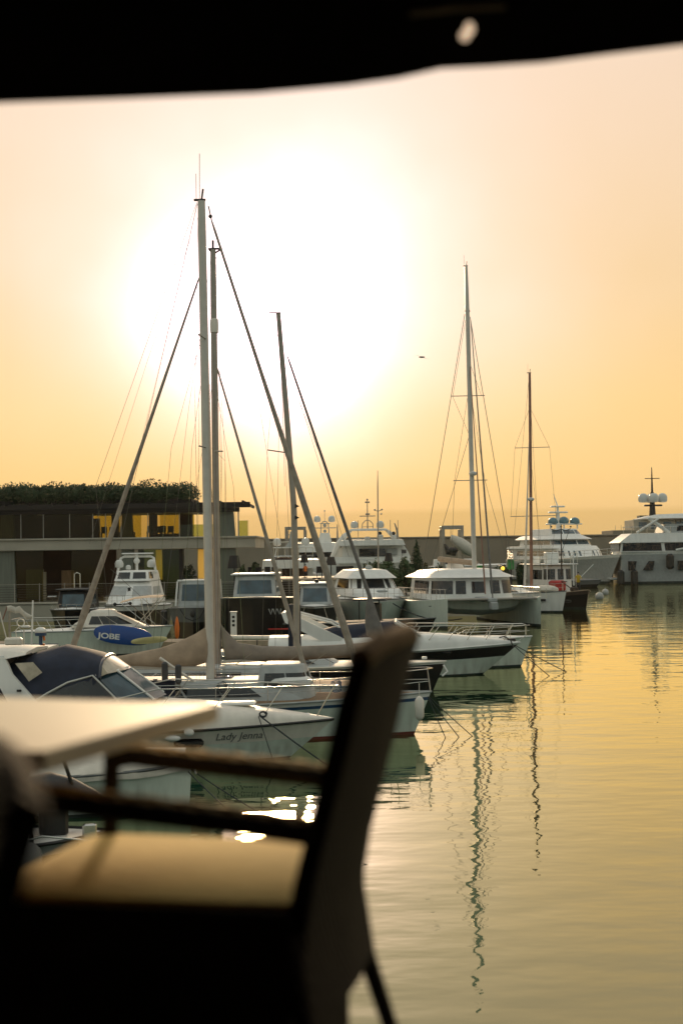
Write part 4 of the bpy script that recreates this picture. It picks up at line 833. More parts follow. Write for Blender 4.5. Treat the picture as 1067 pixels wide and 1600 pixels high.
# --- superyacht with teal domes
t = root_of('superyacht', 'white superyacht with teal domes and flared bow, in front of the breakwater', 'yacht', 950, 912, -76, 4.2)
h = H(36, 8.6, 4.2, 3.2, 4.0, ts=.85, p=2.0, wl=.72); h.build(t, [(.08, 'boot_dark'), (.9, 'gel_grey'), (1, 'gel')], crown=.2, rim=False)
tier(t, -33, -10.5, 7.8, 3.4, 5.1, rf=1.6, rb=.2, rs=.2, fr=4.5, win=[(.35, .80, .36, .485, 1), (.35, .80, .515, .64, 1), (.35, .8, .05, .35, 5)], wm='glass_blue', name='main_deck')
tier(t, -34, -13.0, 8.4, 5.11, 5.45, rf=.6, rb=.2, rs=.1, fr=4.5, name='deck_overhang')
tier(t, -30, -14.6, 7.0, 5.46, 6.5, rf=1.0, rb=.2, rs=.2, fr=3.8, win=[(.25, .85, .36, .64, 4), (.25, .85, .05, .35, 4)], wm='glass_blue', name='bridge_deck')
tier(t, -31, -14.8, 7.8, 6.51, 7.0, rf=1.8, rb=.2, rs=.8, fr=4, name='bridge_roof', crown=.2)
tier(t, -27, -17.5, 5.6, 7.15, 8.1, rf=1.2, rb=.2, rs=.4, fr=2.6, win=[(.2, .8, .36, .64, 3)], wm='glass_blue', name='sun_deck')
mb = MB()
for y in (-2.2, 0, 2.2): mb.tube([(-20, y, 8.1), (-20, y, 9.0)], .12)
mb.box(-20.6, -19.4, -2.8, 2.8, 8.75, 8.95, bev=.05); mb.tube([(-22, 0, 8), (-22.4, 0, 10.9)], [.5, .25], 8); mb.box(-22.9, -21.7, -1.5, 1.5, 10.6, 10.85, bev=.1); mb.box(-22.9, -21.9, -1.1, 1.1, 11.5, 11.75, bev=.1); mb.tube([(-22.4, 0, 10.9), (-22.4, 0, 11.6)], .2); mb.tube([(-22.4, 0, 11.7), (-23.2, -.3, 13.6)], [.12, .04], 6); mb.build('radar_mast', 'gel', t)
for y in (-2.0, 0, 2.0): mb = MB(); mb.ball((-20, y * .9, 9.2 + (.12 if y == 0 else 0)), (.78, .78, .7), 14, 8, z0=-.5); mb.build('satellite_dome', 'dome_teal', t)
h.rail(t, .72, .97, .9, posts=6, r=.04)
mb = MB()
for i in range(6): mb.tube([(-33.5, -4.2, 3.6 + i * .25), (-30.5, -4.35, 3.6 + i * .25)], .04, 4)
mb.build('aft_rail', 'steel', t)
# --- large grey yacht, right edge
def grey_yacht():
    p = at(962, 907, 205); L = 48; t = thing('superyacht', 'large grey hulled yacht with tinted band and white dome cluster, at the right edge', 'yacht', (p.x + L, 203, 0), -1.5)
    h = H(L, 9, 5.2, 4.5, 5, ts=.88); h.build(t, [(.07, 'boot_dark'), (.92, 'gel_grey'), (1, 'gel')], rim=False)
    y = lambda x: -h.w((L + x) / L) - .0
    for k, (x0, x1, a, b) in enumerate(((1.9, 3.7, .9, .3), (6.6, 8.6, .2, .9), (9.3, 11.3, .9, .2), (-.3, 1.2, .2, .2))):
        mb = MB(); X0 = -L + x0 + 1; X1 = -L + x1 + 1; yy = y(X0) - .03; mb.prism([(X0 + a, yy, 3.2), (X1 - b * .4, yy - .05, 3.2), (X1 - (1 - b) * .5, yy - .05, 1.9), (X0 + (1 - a) * .3, yy, 1.9)], (0, .12, 0)); mb.build('hull_window', 'tint_black', t)
    mb = MB(); mb.box(-L + 14, -L + 24, y(-L + 18) - .06, y(-L + 18) + .1, 2.5, 2.62); mb.build('hull_stripe', 'tint_black', t)
    tier(t, -L - .2, -14, 8.6, 4.5, 5.8, rf=2, rb=.2, rs=.1, fr=5, win=[(.1, .95, .0, .5, 6)], wm='tint_black', name='main_deck')
    tier(t, -L - .4, -15, 9.0, 5.81, 7.1, rf=2, rb=1.8, rs=.35, fr=5, name='upper_bulwark')
    tier(t, -L + 6, -22, 6.6, 7.15, 8.4, rf=2, rb=.5, rs=.3, fr=3, win=[(.2, .8, .04, .47, 6)], wm='tint_black', name='sun_deck', m='gel_grey')
    tier(t, -L + 3.0, -24, 7.4, 9.2, 9.6, rf=2, rb=1.5, rs=.6, fr=3, name='hardtop', crown=.3)
    mb = MB(); mb.tube([(-L + 7, -3.4, 7.0), (-L + 4, -3.3, 9.3)], .3); mb.tube([(-L + 10, -3.2, 9.4), (-L + 16.5, -3.4, 7.2)], .22); mb.tube([(-L + 2.2, -3.9, 7.2), (-L + 5.4, -3.6, 9.2)], .18); mb.build('hardtop_struts', 'gel', t)
    mb = MB()
    for k in range(7): mb.tube([(-L + .3 + k * 1.1, -4.2, 7.1), (-L + .3 + k * 1.1, -4.2, 8.0)], .04, 4)
    mb.tube([(-L + .2, -4.2, 8.0), (-L + 8, -4.2, 8.0)], .04, 4); mb.build('guard_rail', 'steel', t)
    mb = MB(); mb.tube([(-L + 5.2, 0, 9.5), (-L + 5.2, 0, 13.0)], [.5, .25], 8); mb.tube([(-L + 5.2, 0, 13), (-L + 5.2, 0, 16.6)], [.18, .06], 6); mb.tube([(-L + 4.2, 0, 15), (-L + 6.3, 0, 15)], .06, 5); mb.box(-L + 4, -L + 6.6, -.4, .4, 11.0, 11.25, bev=.1); mb.build('radar_mast', 'black_plastic', t)
    for dx, yy in ((-1.7, -.5), (0, -1.4), (1.7, -.5), (0, 1.4)): dome(t, (-L + 5.2 + dx * .8, yy * .8, 11.9), .72)
    mb = MB(); mb.tube([(-L + 7.5, -4.5, 4.7), (-L + 9, -4.9, 5.0), (-L + 12, -4.9, 5.0)], .18); mb.build('boat_davit', 'gel', t)
    for x in (-L - .2, -L + 1.7): mb = MB(); mb.lathe((x, -4.3, .9), [(.2, -1.1), (.5, -.8), (.5, .8), (.2, 1.1)], 10); mb.build('fender', 'black_plastic', t)
    mb = MB(); mb.lathe((-L + 6.6, -4.8, 3.1), [(.25, -1.1), (.55, -.8), (.55, .8), (.25, 1.1)], 10); mb.build('fender', 'black_plastic', t)
    mb = MB(); mb.box(-L - .28, -L - .1, -3.7, 3.7, 4.62, 5.7, bev=.02); mb.build('aft_opening', 'tint_black', t)
    mb = MB(); mb.box(-L - .1, -L + .1, -3.0, 3.0, 1.3, 3.4, bev=.05); mb.build('aft_door', 'mast_grey', t)
    mb = MB(); mb.box(-L - 1.6, -L + .4, -3.8, 3.8, .6, .85, bev=.05); mb.build('swim_platform', 'gel_grey', t)
grey_yacht()
# --- large white yacht seen from astern, centre
def stern_yacht():
    D = 150.0; s = FP / D; X = lambda px: (px - 582) / s; Z = lambda py: EYE - (py - 858) / s
    p = at(582, 900, D); t = thing('superyacht', 'large white yacht seen from astern with round domes and railed mast, behind the bushes', 'yacht', (p.x, D, 0), 90)
    # local: +x away from the viewer; the viewer's right is local -y
    h = H(32, 7.8, 4.4, 3.4, 4, ts=.92); t2 = h.build(t, [(.06, 'boot_dark'), (1, 'gel')], rim=False)
    for o in list(t.children): o.location = (32, 0, 0)
    Y = lambda px: -X(px)
    tier(t, 1.5, 22, 7.0, 3.3, 4.5, rf=2, rb=.1, rs=.1, fr=4, name='main_deck')
    mb = MB(); mb.box(1.3, 1.6, Y(603), Y(562), Z(869), Z(857), bev=.03); mb.build('window', 'glass_dark', t); mb = MB(); mb.box(1.3, 1.6, Y(622), Y(605), Z(867), Z(857), bev=.03); mb.build('door', 'gel_grey', t)
    tier(t, .6, 23, 8.1, 3.9, 4.55, rf=2, rb=.1, rs=.1, fr=4, name='aft_bulwark')
    tier(t, 1.6, 20, 6.4, 4.5, 5.75, rf=1.5, rb=.1, rs=.15, fr=3, name='saloon'); tier(t, 0, 20, 7.0, 5.76, 6.35, rf=1, rb=.05, rs=.25, fr=3, name='upper_deck')
    mb = MB()
    for sg, px0, px1 in ((1, 520, 549), (-1, 636, 606)):
        mb.tube([(4, Y(px0), Z(872)), (3.4, Y((px0 * 2 + px1) / 3), Z(850)), (3, Y((px0 + px1 * 2) / 3), Z(836)), (2.6, Y(px1), Z(828))], [.35, .4, .3, .16], 8)
    mb.box(1.8, 3.6, Y(606), Y(548), Z(828.5), Z(825), bev=.08); mb.build('radar_arch', 'gel', t)
    for px in (555, 596): dome(t, (2.6, Y(px), Z(821)), .42)
    mb = MB(); c = Y(576)
    mb.tube([(2.6, c + .6, Z(826)), (2.6, c + .55, Z(817)), (2.6, c + .3, Z(813)), (2.6, c, Z(811)), (2.6, c - .3, Z(813)), (2.6, c - .55, Z(817)), (2.6, c - .6, Z(826))], .045, 6)
    mb.tube([(2.6, c, Z(826)), (2.6, c, Z(777))], [.07, .04], 6); mb.tube([(2.6, c + .85, Z(805)), (2.6, c - .85, Z(805))], .05, 5); mb.tube([(2.6, c + .6, Z(822)), (2.6, c - .6, Z(822))], .03, 5)
    for dy, py in ((0, 779), (-.15, 783), (.15, 783), (.12, 802), (-.15, 802)): mb.ball((2.6, c + dy, Z(py)), .11, 7, 5)
    mb.build('radar_mast', 'mast_grey', t)
    mb = MB()
    for px in (561, 612, 624): mb.tube([(2.4, Y(px), Z(845)), (2.4, Y(px), Z(812))], .035, 5)
    mb.tube([(1.5, Y(623), Z(845)), (1.5, Y(622), Z(828)), (1.3, Y(618), Z(817))], [.14, .12, .05], 6); mb.build('aerials', 'mast_grey', t)
    mb = MB()
    for k in range(15): mb.tube([(.5, Y(549 + k * 5), Z(849 - 3)), (.5, Y(549 + k * 5), Z(841))], .02, 4)
    mb.tube([(.5, Y(549), Z(841)), (.5, Y(620), Z(841))], .025, 4); mb.box(.8, 1.4, Y(600), Y(590), Z(845), Z(835), bev=.1); mb.box(.8, 1.4, Y(580), Y(570), Z(845), Z(838), bev=.1); mb.build('deck_rail', 'steel', t)
    for px, py, r in ((595, 833, .22), (617, 833, .2)): mb = MB(); mb.ball((2.2, Y(px), Z(py)), r, 10, 7); mb.build('searchlight', 'black_plastic', t)
    mb = MB(); mb.rings([[Vector((x, Y(632) , Z(872))), Vector((x, Y(644), Z(872))), Vector((x, Y(640), Z(862))), Vector((x, Y(634), Z(853))), Vector((x, Y(628), Z(850)))] for x in (3, 12)], True, True); mb.build('wing_station', 'gel', t); mb = MB(); mb.box(2.8, 3.05, Y(637), Y(627), Z(865), Z(859), bev=.05); mb.build('wing_window', 'glass_dark', t)
    mb = MB(); mb.rings([[Vector((x, Y(536), Z(880))), Vector((x, Y(522), Z(876))), Vector((x, Y(530), Z(858))), Vector((x, Y(547), Z(843))), Vector((x, Y(549), Z(850)))] for x in (2.5, 14)], True, True); mb.build('side_wing', 'gel_warm', t)
stern_yacht()
def tower_yacht():
    D = 168.0; s = FP / D; c = at(508, 900, D); Y = lambda px: -(px - 508) / s; Z = lambda py: EYE - (py - 859) / s
    t = thing('superyacht', 'white yacht with tapered mast tower carrying two round domes, between the furled sails', 'yacht', (c.x, D, 0), 90)
    h = H(30, 7.5, 4.2, 3.6, 3, ts=.92); h.build(t, [(1, 'gel')], rim=False)
    for o in list(t.children): o.location = (30, 0, 0)
    tier(t, 1, 20, 7.0, 3.6, 4.5, rf=2, rb=.1, rs=.1, fr=3, name='main_deck'); mb = MB(); mb.box(.8, 1.1, Y(535), Y(490), Z(868), Z(859), bev=.02); mb.build('window', 'glass_dark', t)
    tier(t, .2, 20, 7.6, 5.1, 6.2, rf=2, rb=.3, rs=.3, fr=3, name='upper_deck'); tier(t, 1.5, 18, 6.6, 4.5, 5.12, rf=2, rb=.1, rs=.05, fr=3, name='saloon', m='glass_dark')
    mb = MB(); mb.rings([[Vector((x, y * w_, z)) for x, y in ((2, -1), (2, 1), (4, 1), (4, -1))] for z, w_ in ((Z(849), .85), (Z(832), .55))], True, True); mb.build('mast_tower', 'gel', t)
    mb = MB(); mb.tube([(3, .5, Z(833)), (3, .42, Z(818)), (3, .2, Z(814)), (3, -.2, Z(814)), (3, -.42, Z(818)), (3, -.5, Z(833))], .06, 6); mb.tube([(3, Y(491), Z(824)), (3, Y(526), Z(824))], .05, 5); mb.tube([(3, Y(500), Z(817)), (3, Y(516), Z(817))], .05, 5); mb.tube([(3, 0, Z(814)), (3, 0, Z(795))], .03, 5); mb.ball((3, 0, Z(797)), .1, 6, 4); mb.ball((3, 0, Z(820)), .22, 8, 6); mb.ball((3, 0, Z(829)), .2, 8, 6); mb.build('mast_hoop', 'gel_grey', t)
    for px in (496, 519): dome(t, (3, Y(px), Z(812)), .42)
    mb = MB(); mb.tube([(1, Y(528), Z(850)), (1, Y(528), Z(819))], [.16, .05], 6); mb.build('aerial', 'mast_grey', t)
tower_yacht()
def dome_yacht():
    D = 142.0; s = FP / D; c = at(455, 900, D); Y = lambda px: -(px - 455) / s; Z = lambda py: EYE - (py - 860) / s
    t = thing('motor_yacht', 'white flybridge yacht with two big domes on its railed roof, behind the terrace', 'yacht', (c.x, D, 0), 90)
    h = H(24, 5.4, 3.2, 2.4, 2.5, ts=.92); h.build(t, [(1, 'gel')], rim=False)
    for o in list(t.children): o.location = (24, 0, 0)
    tier(t, 1.5, 16, 4.4, 2.4, 3.6, rf=2, rb=.1, rs=.1, fr=3, name='saloon', m='gel'); mb = MB()
    for a, b in ((440, 452), (455, 462), (465, 480)): q = MB(); q.box(1.3, 1.56, Y(b), Y(a), Z(901), Z(888), bev=.02); q.build('window', 'interior_brown', t)
    tier(t, 0, 16, 5.8, 3.55, 4.4, rf=2, rb=.1, rs=.1, fr=3, name='upper_deck'); mb = MB(); mb.box(.6, 5, Y(490), Y(427), Z(856.5), Z(854.5), bev=.03); mb.build('hardtop', 'gel', t)
    mb = MB()
    for px in (428, 434, 445, 456, 467, 478, 489): mb.tube([(.6, Y(px), Z(878)), (.6, Y(px), Z(856))], .03, 5)
    mb.tube([(.6, Y(427), Z(868)), (.6, Y(490), Z(868))], .025, 5); mb.tube([(.6, Y(427), Z(873)), (.6, Y(490), Z(873))], .025, 5); mb.build('flybridge_frame', 'steel', t)
    for px in (432, 477): dome(t, (2.5, Y(px), Z(849)), .42)
    mb = MB(); mb.rings([[Vector((x, y * w_, z)) for x, y in ((2, -1), (2, 1), (3, 1), (3, -1))] for z, w_ in ((Z(854), .6), (Z(846), .25), (Z(830), .12))], True, True); mb.tube([(2.5, 0, Z(830)), (2.5, 0, Z(812))], .03); mb.tube([(2.5, -.5, Z(835)), (2.5, .5, Z(835))], .04); mb.build('radar_mast', 'gel_grey', t)
    mb = MB(); mb.ball((1, Y(443), Z(875)), (.8, 1.2, .3), 10, 5, z0=-.3); mb.build('tender_cover', 'interior_brown', t)
dome_yacht()
t = root_of('motor_yacht', 'small white flybridge boat half hidden at the right end of the restaurant', 'yacht', 404, 934, -120, 1.2); h = H(13, 4.2, 2.6, 2.2, 1.2); h.build(t, [(1, 'gel')], crown=.4)
tier(t, -10, -3, 3.4, 2.6, 4.0, rf=1.8, rb=.2, rs=.4, fr=1.4, win=[(.3, .85, .3, .48, 1), (.3, .85, .52, .7, 1), (.3, .85, .72, .95, 2)]); tier(t, -10, -4.8, 3.4, 4.05, 4.7, rf=.9, rb=.2, rs=.3, fr=1.2, name='flybridge', win=[(.4, .9, .3, .7, 2)]); wheel_arch(t, -7, 2.8, 4.7, 6.3, -.5, .06)
mb = MB(); mb.box(-9, -5.5, -1.3, 1.3, 6.3, 6.4, bev=.04); mb.build('bimini', 'cream_canvas', t)
t = root_of('motor_boat', 'low white boat just behind the conical tree, left of the portal frame', 'motor boat', 700, 912, -10, 1.2); h = H(11, 3.4, 2.0, 1.8, 1.2); h.build(t, [(1, 'gel')], crown=.3); tier(t, -8, -4, 2.6, 2, 3.1, rf=1, rb=.1, rs=.2, fr=1, win=[(.3, .85, .05, .48, 3)])
# boat lifted in the hoist
a = at(704, 840, 204); b = at(738, 862, 204); t = thing('lifted_boat', 'small boat wrapped in crumpled plastic hanging tilted beside the catamaran mast', 'boat', (a + b) / 2); mb = MB(); n = 9; rs = []
for i in range(n): u = i / (n - 1); c = a.lerp(b, u); r = .25 + .95 * math.sin(math.pi * min(1, u * .62 + .1)); rs.append([c + Vector((.2 * math.cos(k * math.pi / 5) * r, r * math.sin(k * math.pi / 5) * .8, r * math.cos(k * math.pi / 5) * .75)) for k in range(10)])
mb.rings(rs, True, True); mb.build('wrapped_hull', 'cream_canvas', t, world=True); mb = MB(); mb.tube([at(694, 850, 203), at(700, 862, 203), at(712, 866, 203)], [.15, .5, .3], 8); mb.ball(at(706, 860, 203), (.9, .6, .5), 8, 6); mb.build('outboard_engine', 'black_plastic', t, world=True)
line(t, [at(704, 826, 206), at(704, 842, 204)], .04, 'wire', 'sling')
t = root_of('motor_boat', 'white boat with orange ball under the portal frame', 'motor boat', 718, 900, -20, 1.0); h = H(9, 3.2, 2.6, 2.3, 1.0); h.build(t, [(1, 'gel')], crown=.3); mb = MB(); q = at(690, 869, 170); tier(t, -7, -3, 2.4, 2.5, 3.6, rf=.8, rb=.1, rs=.2, fr=.8, win=[(.3, .85, .05, .48, 3)]); mb.ball(t.matrix_basis.inverted() @ on(690, 869, 2.9) if False else (-8.6, -.8, 3.2), .32, 10, 8); mb.build('orange_buoy', 'orange', t)
t = root_of('motor_boat', 'dark blue long boat moored low behind the catamaran mast stays', 'motor boat', 812, 905, 0, 1.5); h = H(22, 4.5, 2.6, 2.2, 1.5); h.build(t, [(.85, 'hull_navy'), (1, 'gel')], crown=.3)
tier(t, -16, -8, 3.2, 2.4, 3.5, rf=1, rb=.1, rs=.2, fr=1, m='gel', win=[(.3, .85, .05, .48, 4)])
# ================================================================ BOATS MOORED SIDE ON
# --- motor cruiser with a name on its bow
def cruiser():
    t = root_of('motor_cruiser', 'cream white motor cruiser with navy canopy and bow rail, right behind the table', 'motor boat', 452, 1184, -1, 1.15)
    D = t.location.y; s = FP / D
    h = H(11.4, 3.5, .98, .78, 1.15, p=2.1, ts=.9, wl=.82); h.build(t, [(.05, 'boot_dark'), (.55, 'hull_green'), (1, 'gel_warm')], crown=.0, rim='black_plastic')
    # moulded deck above the rubbing strake
    rs = []; n = 26
    for i in range(n + 1):
        u = 1 - (1 - i / n) ** 1.4; w_ = h.w(u) * .995; hz = h.sh(u) + .02; hh = .62 * (1 - max(0, (u - .55) / .45) ** 1.5) + .02
        rs.append([Vector((-11.4 + u * 11.4, w_ * a, hz + hh * b)) for a, b in ((-1, 0), (-.97, .45), (-.86, .80), (-.6, 1.0), (-.3, 1.08), (0, 1.1), (.3, 1.08), (.6, 1.0), (.86, .80), (.97, .45), (1, 0))])
    mb = MB(); mb.rings(rs, closed=False, caps=False); mb.build('foredeck', 'gel_warm', t, ang=60)
    # windscreen and side windows
    yb = -1.45; z0 = 1.42
    W = MB(); P = [(-4.3, 0, z0 + .25), (-4.5, -.9, z0 + .2), (-5.1, -1.38, z0 + .08)]; T = [(-5.3, 0, z0 + .95), (-5.45, -.75, z0 + .92), (-5.9, -1.18, z0 + .86)]
    full = lambda L_: L_[::-1] + [(x, -y, z) for x, y, z in L_[1:]]
    a = [Vector(p) for p in full(P)]; b = [Vector(p) for p in full(T)]; W.rings([a, b, [p - Vector((.03, 0, 0)) for p in b], [p - Vector((.03, 0, 0)) for p in a], a], closed=False, caps=False); W.build('windscreen', 'glass_blue', t, smooth=False)
    for sg in (-1, 1):
        g = MB(); g.prism([(-7.7, sg * 1.53, z0 - .0), (-5.15, sg * 1.42, z0 + .06), (-5.95, sg * 1.2, z0 + .84), (-6.6, sg * 1.24, z0 + .66), (-7.1, sg * 1.36, z0 + .42)], (0, -sg * .03, 0)); g.build('side_window', 'glass_dark', t, smooth=False)
        f = MB(); f.tube([(-7.8, sg * 1.54, z0), (-7.1, sg * 1.38, z0 + .44), (-6.6, sg * 1.26, z0 + .70), (-5.98, sg * 1.22, z0 + .86), (-5.1, sg * 1.43, z0 + .04)], .03, 6); f.build('window_frame', 'steel', t)
        f = MB(); f.tube([(-5.92, sg * 1.2, z0 + .86), (-5.45, sg * .75, z0 + .94), (-5.3, 0, z0 + .97)], .03, 6); f.tube([(-5.45, sg * .77, z0 + .95), (-4.5, sg * .9, z0 + .22)], .03, 6); f.build('screen_frame', 'gel', t)
    # canopy
    def arc(x, zt, w_, zb, k=9): return [Vector((x, w_ * math.cos(math.pi * i / (k - 1)) * (1 if 0 < i < k - 1 else 1.03), zb + (zt - zb) * math.sin(math.pi * i / (k - 1)) ** .55)) for i in range(k)]
    mb = MB(); mb.rings([arc(-8.5, 2.40, 1.30, 1.55), arc(-8.1, 2.68, 1.32, 1.55), arc(-7.5, 2.84, 1.32, 1.55), arc(-6.85, 3.0, 1.30, 1.7), arc(-6.35, 2.88, 1.27, 1.85), arc(-6.0, 2.78, 1.24, 2.0), arc(-5.8, 2.70, 1.22, 2.2)], closed=False, caps=False)
    cp = mb.build('canopy', 'navy_canvas', t, ang=70)
    mb = MB(); mb.tube(arc(-5.79, 2.71, 1.23, 2.22), .04, 6); mb.build('canopy_piping', 'hull_navy', cp)
    mb = MB(); a1 = arc(-5.76, 2.68, 1.2, 2.26); a2 = [Vector((-5.85 + .6 * math.sin(math.pi * i / 8), 1.2 * math.cos(math.pi * i / 8), z0 + .87 + .07 * math.sin(math.pi * i / 8))) for i in range(9)]; mb.rings([a1, a2], closed=False, caps=False); mb.build('clear_front', 'vinyl', t)
    mb = MB(); mb.prism([(-7.9, -1.335, 2.62), (-7.45, -1.34, 2.64), (-7.22, -1.335, 2.38), (-7.55, -1.355, 2.16)], (0, .02, 0)); mb.build('canopy_window', 'vinyl', cp, smooth=False)
    # radar arch and hardtop
    for sg in (-1, 1): mb = MB(); mb.prism([(-8.85, sg * 1.44, 2.78), (-8.15, sg * 1.44, 2.82), (-7.95, sg * 1.45, 2.35), (-7.2, sg * 1.53, 1.52), (-7.9, sg * 1.53, 1.42), (-8.35, sg * 1.46, 2.2)], (0, -sg * .14, 0)); mb.build('radar_arch', 'gel', t, ang=20)
    mb = MB(); mb.rings([[Vector((x, y, z)) for y, z in ((-1.45, 2.74), (-1.3, 2.90), (0, 2.99), (1.3, 2.90), (1.45, 2.74), (0, 2.82))] for x in (-11.4, -8.1)] + [[Vector((-7.65, y * .9, z * 1.0 + .02)) for y, z in ((-1.45, 2.80), (-1.3, 2.86), (0, 2.92), (1.3, 2.86), (1.45, 2.80), (0, 2.82))]], True, True); mb.build('hardtop', 'gel_warm', t)
    mb = MB(); mb.box(-11.4, -8.5, -1.3, 1.3, 1.3, 2.6); mb.build('cockpit_curtain', 'black_plastic', t)
    mb = MB(); mb.lathe((-7.75, -1.56, 1.95), [(.06, -.02), (.06, .03)], 8); mb.build('arch_light', 'black_plastic', t)
    # bow rail
    mb = MB(); pts = []
    for i in range(15):
        u = .46 + .54 * i / 14; pts.append(Vector((-11.4 + u * 11.4 + .05, -max(.14, h.w(u) - .14), 1.55 + .42 * min(1, i / 4) - (.12 * i / 14))))
    pts2 = [Vector((p.x, -p.y, p.z)) for p in reversed(pts)]; mb.tube(pts + [Vector((.12, 0, pts[-1].z))] + pts2, .018, 6)
    for i in (2, 5, 8, 11, 14):
        p = pts[i]; u = (p.x - .5 + 11.4) / 11.4; zb = h.sh(u) + .45 * (1 - max(0, (u - .55) / .45) ** 1.5)
        for sg in (1, -1): mb.tube([(p.x, p.y * sg, p.z), (p.x - .5, -sg * -(max(.1, h.w(u) - .16)) * -1, zb)], .013, 5)
    mb.build('bow_rail', 'steel', t)
    mb = MB(); mb.box(-2.9, -2.0, -.3, .3, 1.38, 1.46, bev=.04); mb.build('deck_hatch', 'gel', t)
    mb = MB(); mb.ball((-.3, 0, 1.02), .06, 8, 5); mb.box(-.9, -.6, -.1, .1, 1.05, 1.14, bev=.02); mb.build('windlass', 'gel', t)
    # name
    cu = bpy.data.curves.new('n', 'FONT'); cu.body = 'Lady Jenna'; cu.size = .27; cu.shear = .35; cu.extrude = .004; tmp = bpy.data.objects.new('n', cu); COL.objects.link(tmp)
    dg = bpy.context.evaluated_depsgraph_get(); nm = bpy.data.meshes.new_from_object(tmp.evaluated_get(dg)); bpy.data.objects.remove(tmp)
    for v in nm.vertices:
        x = -2.95 + v.co.x; z = .60 + v.co.y; u = (11.4 + x) / 11.4
        lo, hi = .2, 1.0
        for _ in range(20):
            mid = (lo + hi) / 2
            if h.pt(mid, z).x < x: lo = mid
            else: hi = mid
        q = h.pt(lo, z); v.co = (x, -q.y - .012 - v.co.z, z)
    nm.materials.clear(); nm.materials.append(M['rubber_grey']); o = bpy.data.objects.new('boat_name', nm); COL.objects.link(o); o.parent = t
    # mooring line, anchor fittings, side opening with cleat
    mb = MB(); mb.tube([Vector((-1.75 + .09 * math.cos(k), -.95 + .02 * k, 1.22 + .07 * math.sin(k))) for k in [i * .7 for i in range(20)]], .02, 5); mb.build('rope_coil', 'rope_dark', t)
    line(t, sag((-1.8, -1.05, 1.2), (.6, -1.8, -.4), .05), .02, 'rope_dark', 'mooring_line', world=False); line(t, sag((-1.85, -1.05, 1.2), (-1.3, -1.6, -.3), .02), .012, 'rope_dark', 'mooring_line', world=False)
    mb = MB(); y = -h.w(.69) * .97; mb.box(-3.95, -3.2, y - .05, y + .1, .48, .68, bev=.08); mb.build('hull_opening', 'black_plastic', t)
    mb = MB(); mb.ball((-3.55, y - .12, .86), (.13, .1, .1), 10, 7); mb.ball((-3.95, y - .14, .72), (.2, .1, .08), 10, 7); mb.build('fender_cluster', 'gel', t)
cruiser()
# --- small boat with a white roof, extreme left
t = root_of('motor_boat', 'small boat with pale rounded roof at the left edge, before the navy canopy', 'motor boat', 120, 1215, -5, .6); h = H(6, 2.3, 1.0, .8, .6); h.build(t, [(1, 'gel_grey')], crown=.15)
D = t.location.y; tier(t, -5.4, -2.6, 1.9, .95, 1.95, rf=.5, rb=.1, rs=.12, fr=.5, win=[(.15, .85, .04, .46, 2), (.15, .85, .36, .64, 1)], wm='vinyl'); tier(t, -5.6, -2.55, 2.1, 1.96, 2.12, rf=.5, rb=.1, rs=.25, fr=.7, name='roof', m='gel_warm', crown=.08)
mb = MB(); mb.tube([(-5, -.9, 2.1), (-5, -.9, 2.25), (-4.3, -.9, 2.25), (-4.2, -.9, 2.1)], .02); mb.build('grab_rail', 'steel', t)
# --- covered boat, lower left
def covered():
    t = root_of('covered_boat', 'pale hulled boat under a wrinkled whitish cover, below the table edge', 'boat', 296, 1264, 0, .06); h = H(6.5, 2.4, .95, .8, .06, p=3.2, ts=.9); h.build(t, [(.08, 'boot_dark'), (1, 'hull_green')], crown=.05)
    rs = []
    for i in range(15):
        u = i / 14 * .97; w_ = h.w(u) + .03; z = h.sh(u)
        rs.append([Vector((-6.5 + u * 6.5 + (.08 if i == 14 else 0), w_ * a * (1 + .012 * math.sin(i * 2.1 + a * 3)), z + b + .03 * math.sin(i * 1.7 + a * 4))) for a, b in ((-1, -.13), (-1.01, .02), (-.8, .16), (-.4, .30), (0, .36), (.4, .30), (.8, .16), (1.01, .02), (1, -.13))])
    mb = MB(); mb.rings(rs, closed=False, caps=False); mb.build('cover', 'cream_canvas', t, ang=60)
    line(t, sag((-.05, -.2, .8), (1.4, -1.6, -.2), .03), .014, 'rope_dark', 'mooring_line', world=False); line(t, sag((-.05, .1, .82), (1.8, -.6, -.2), .03), .014, 'rope_dark', 'mooring_line', world=False)
    mb = MB(); mb.tube([(-.2, -.1, .95), (.05, -.15, .93), (.1, -.15, .75)], .03, 6); mb.build('bow_roller', 'steel', t)
covered()
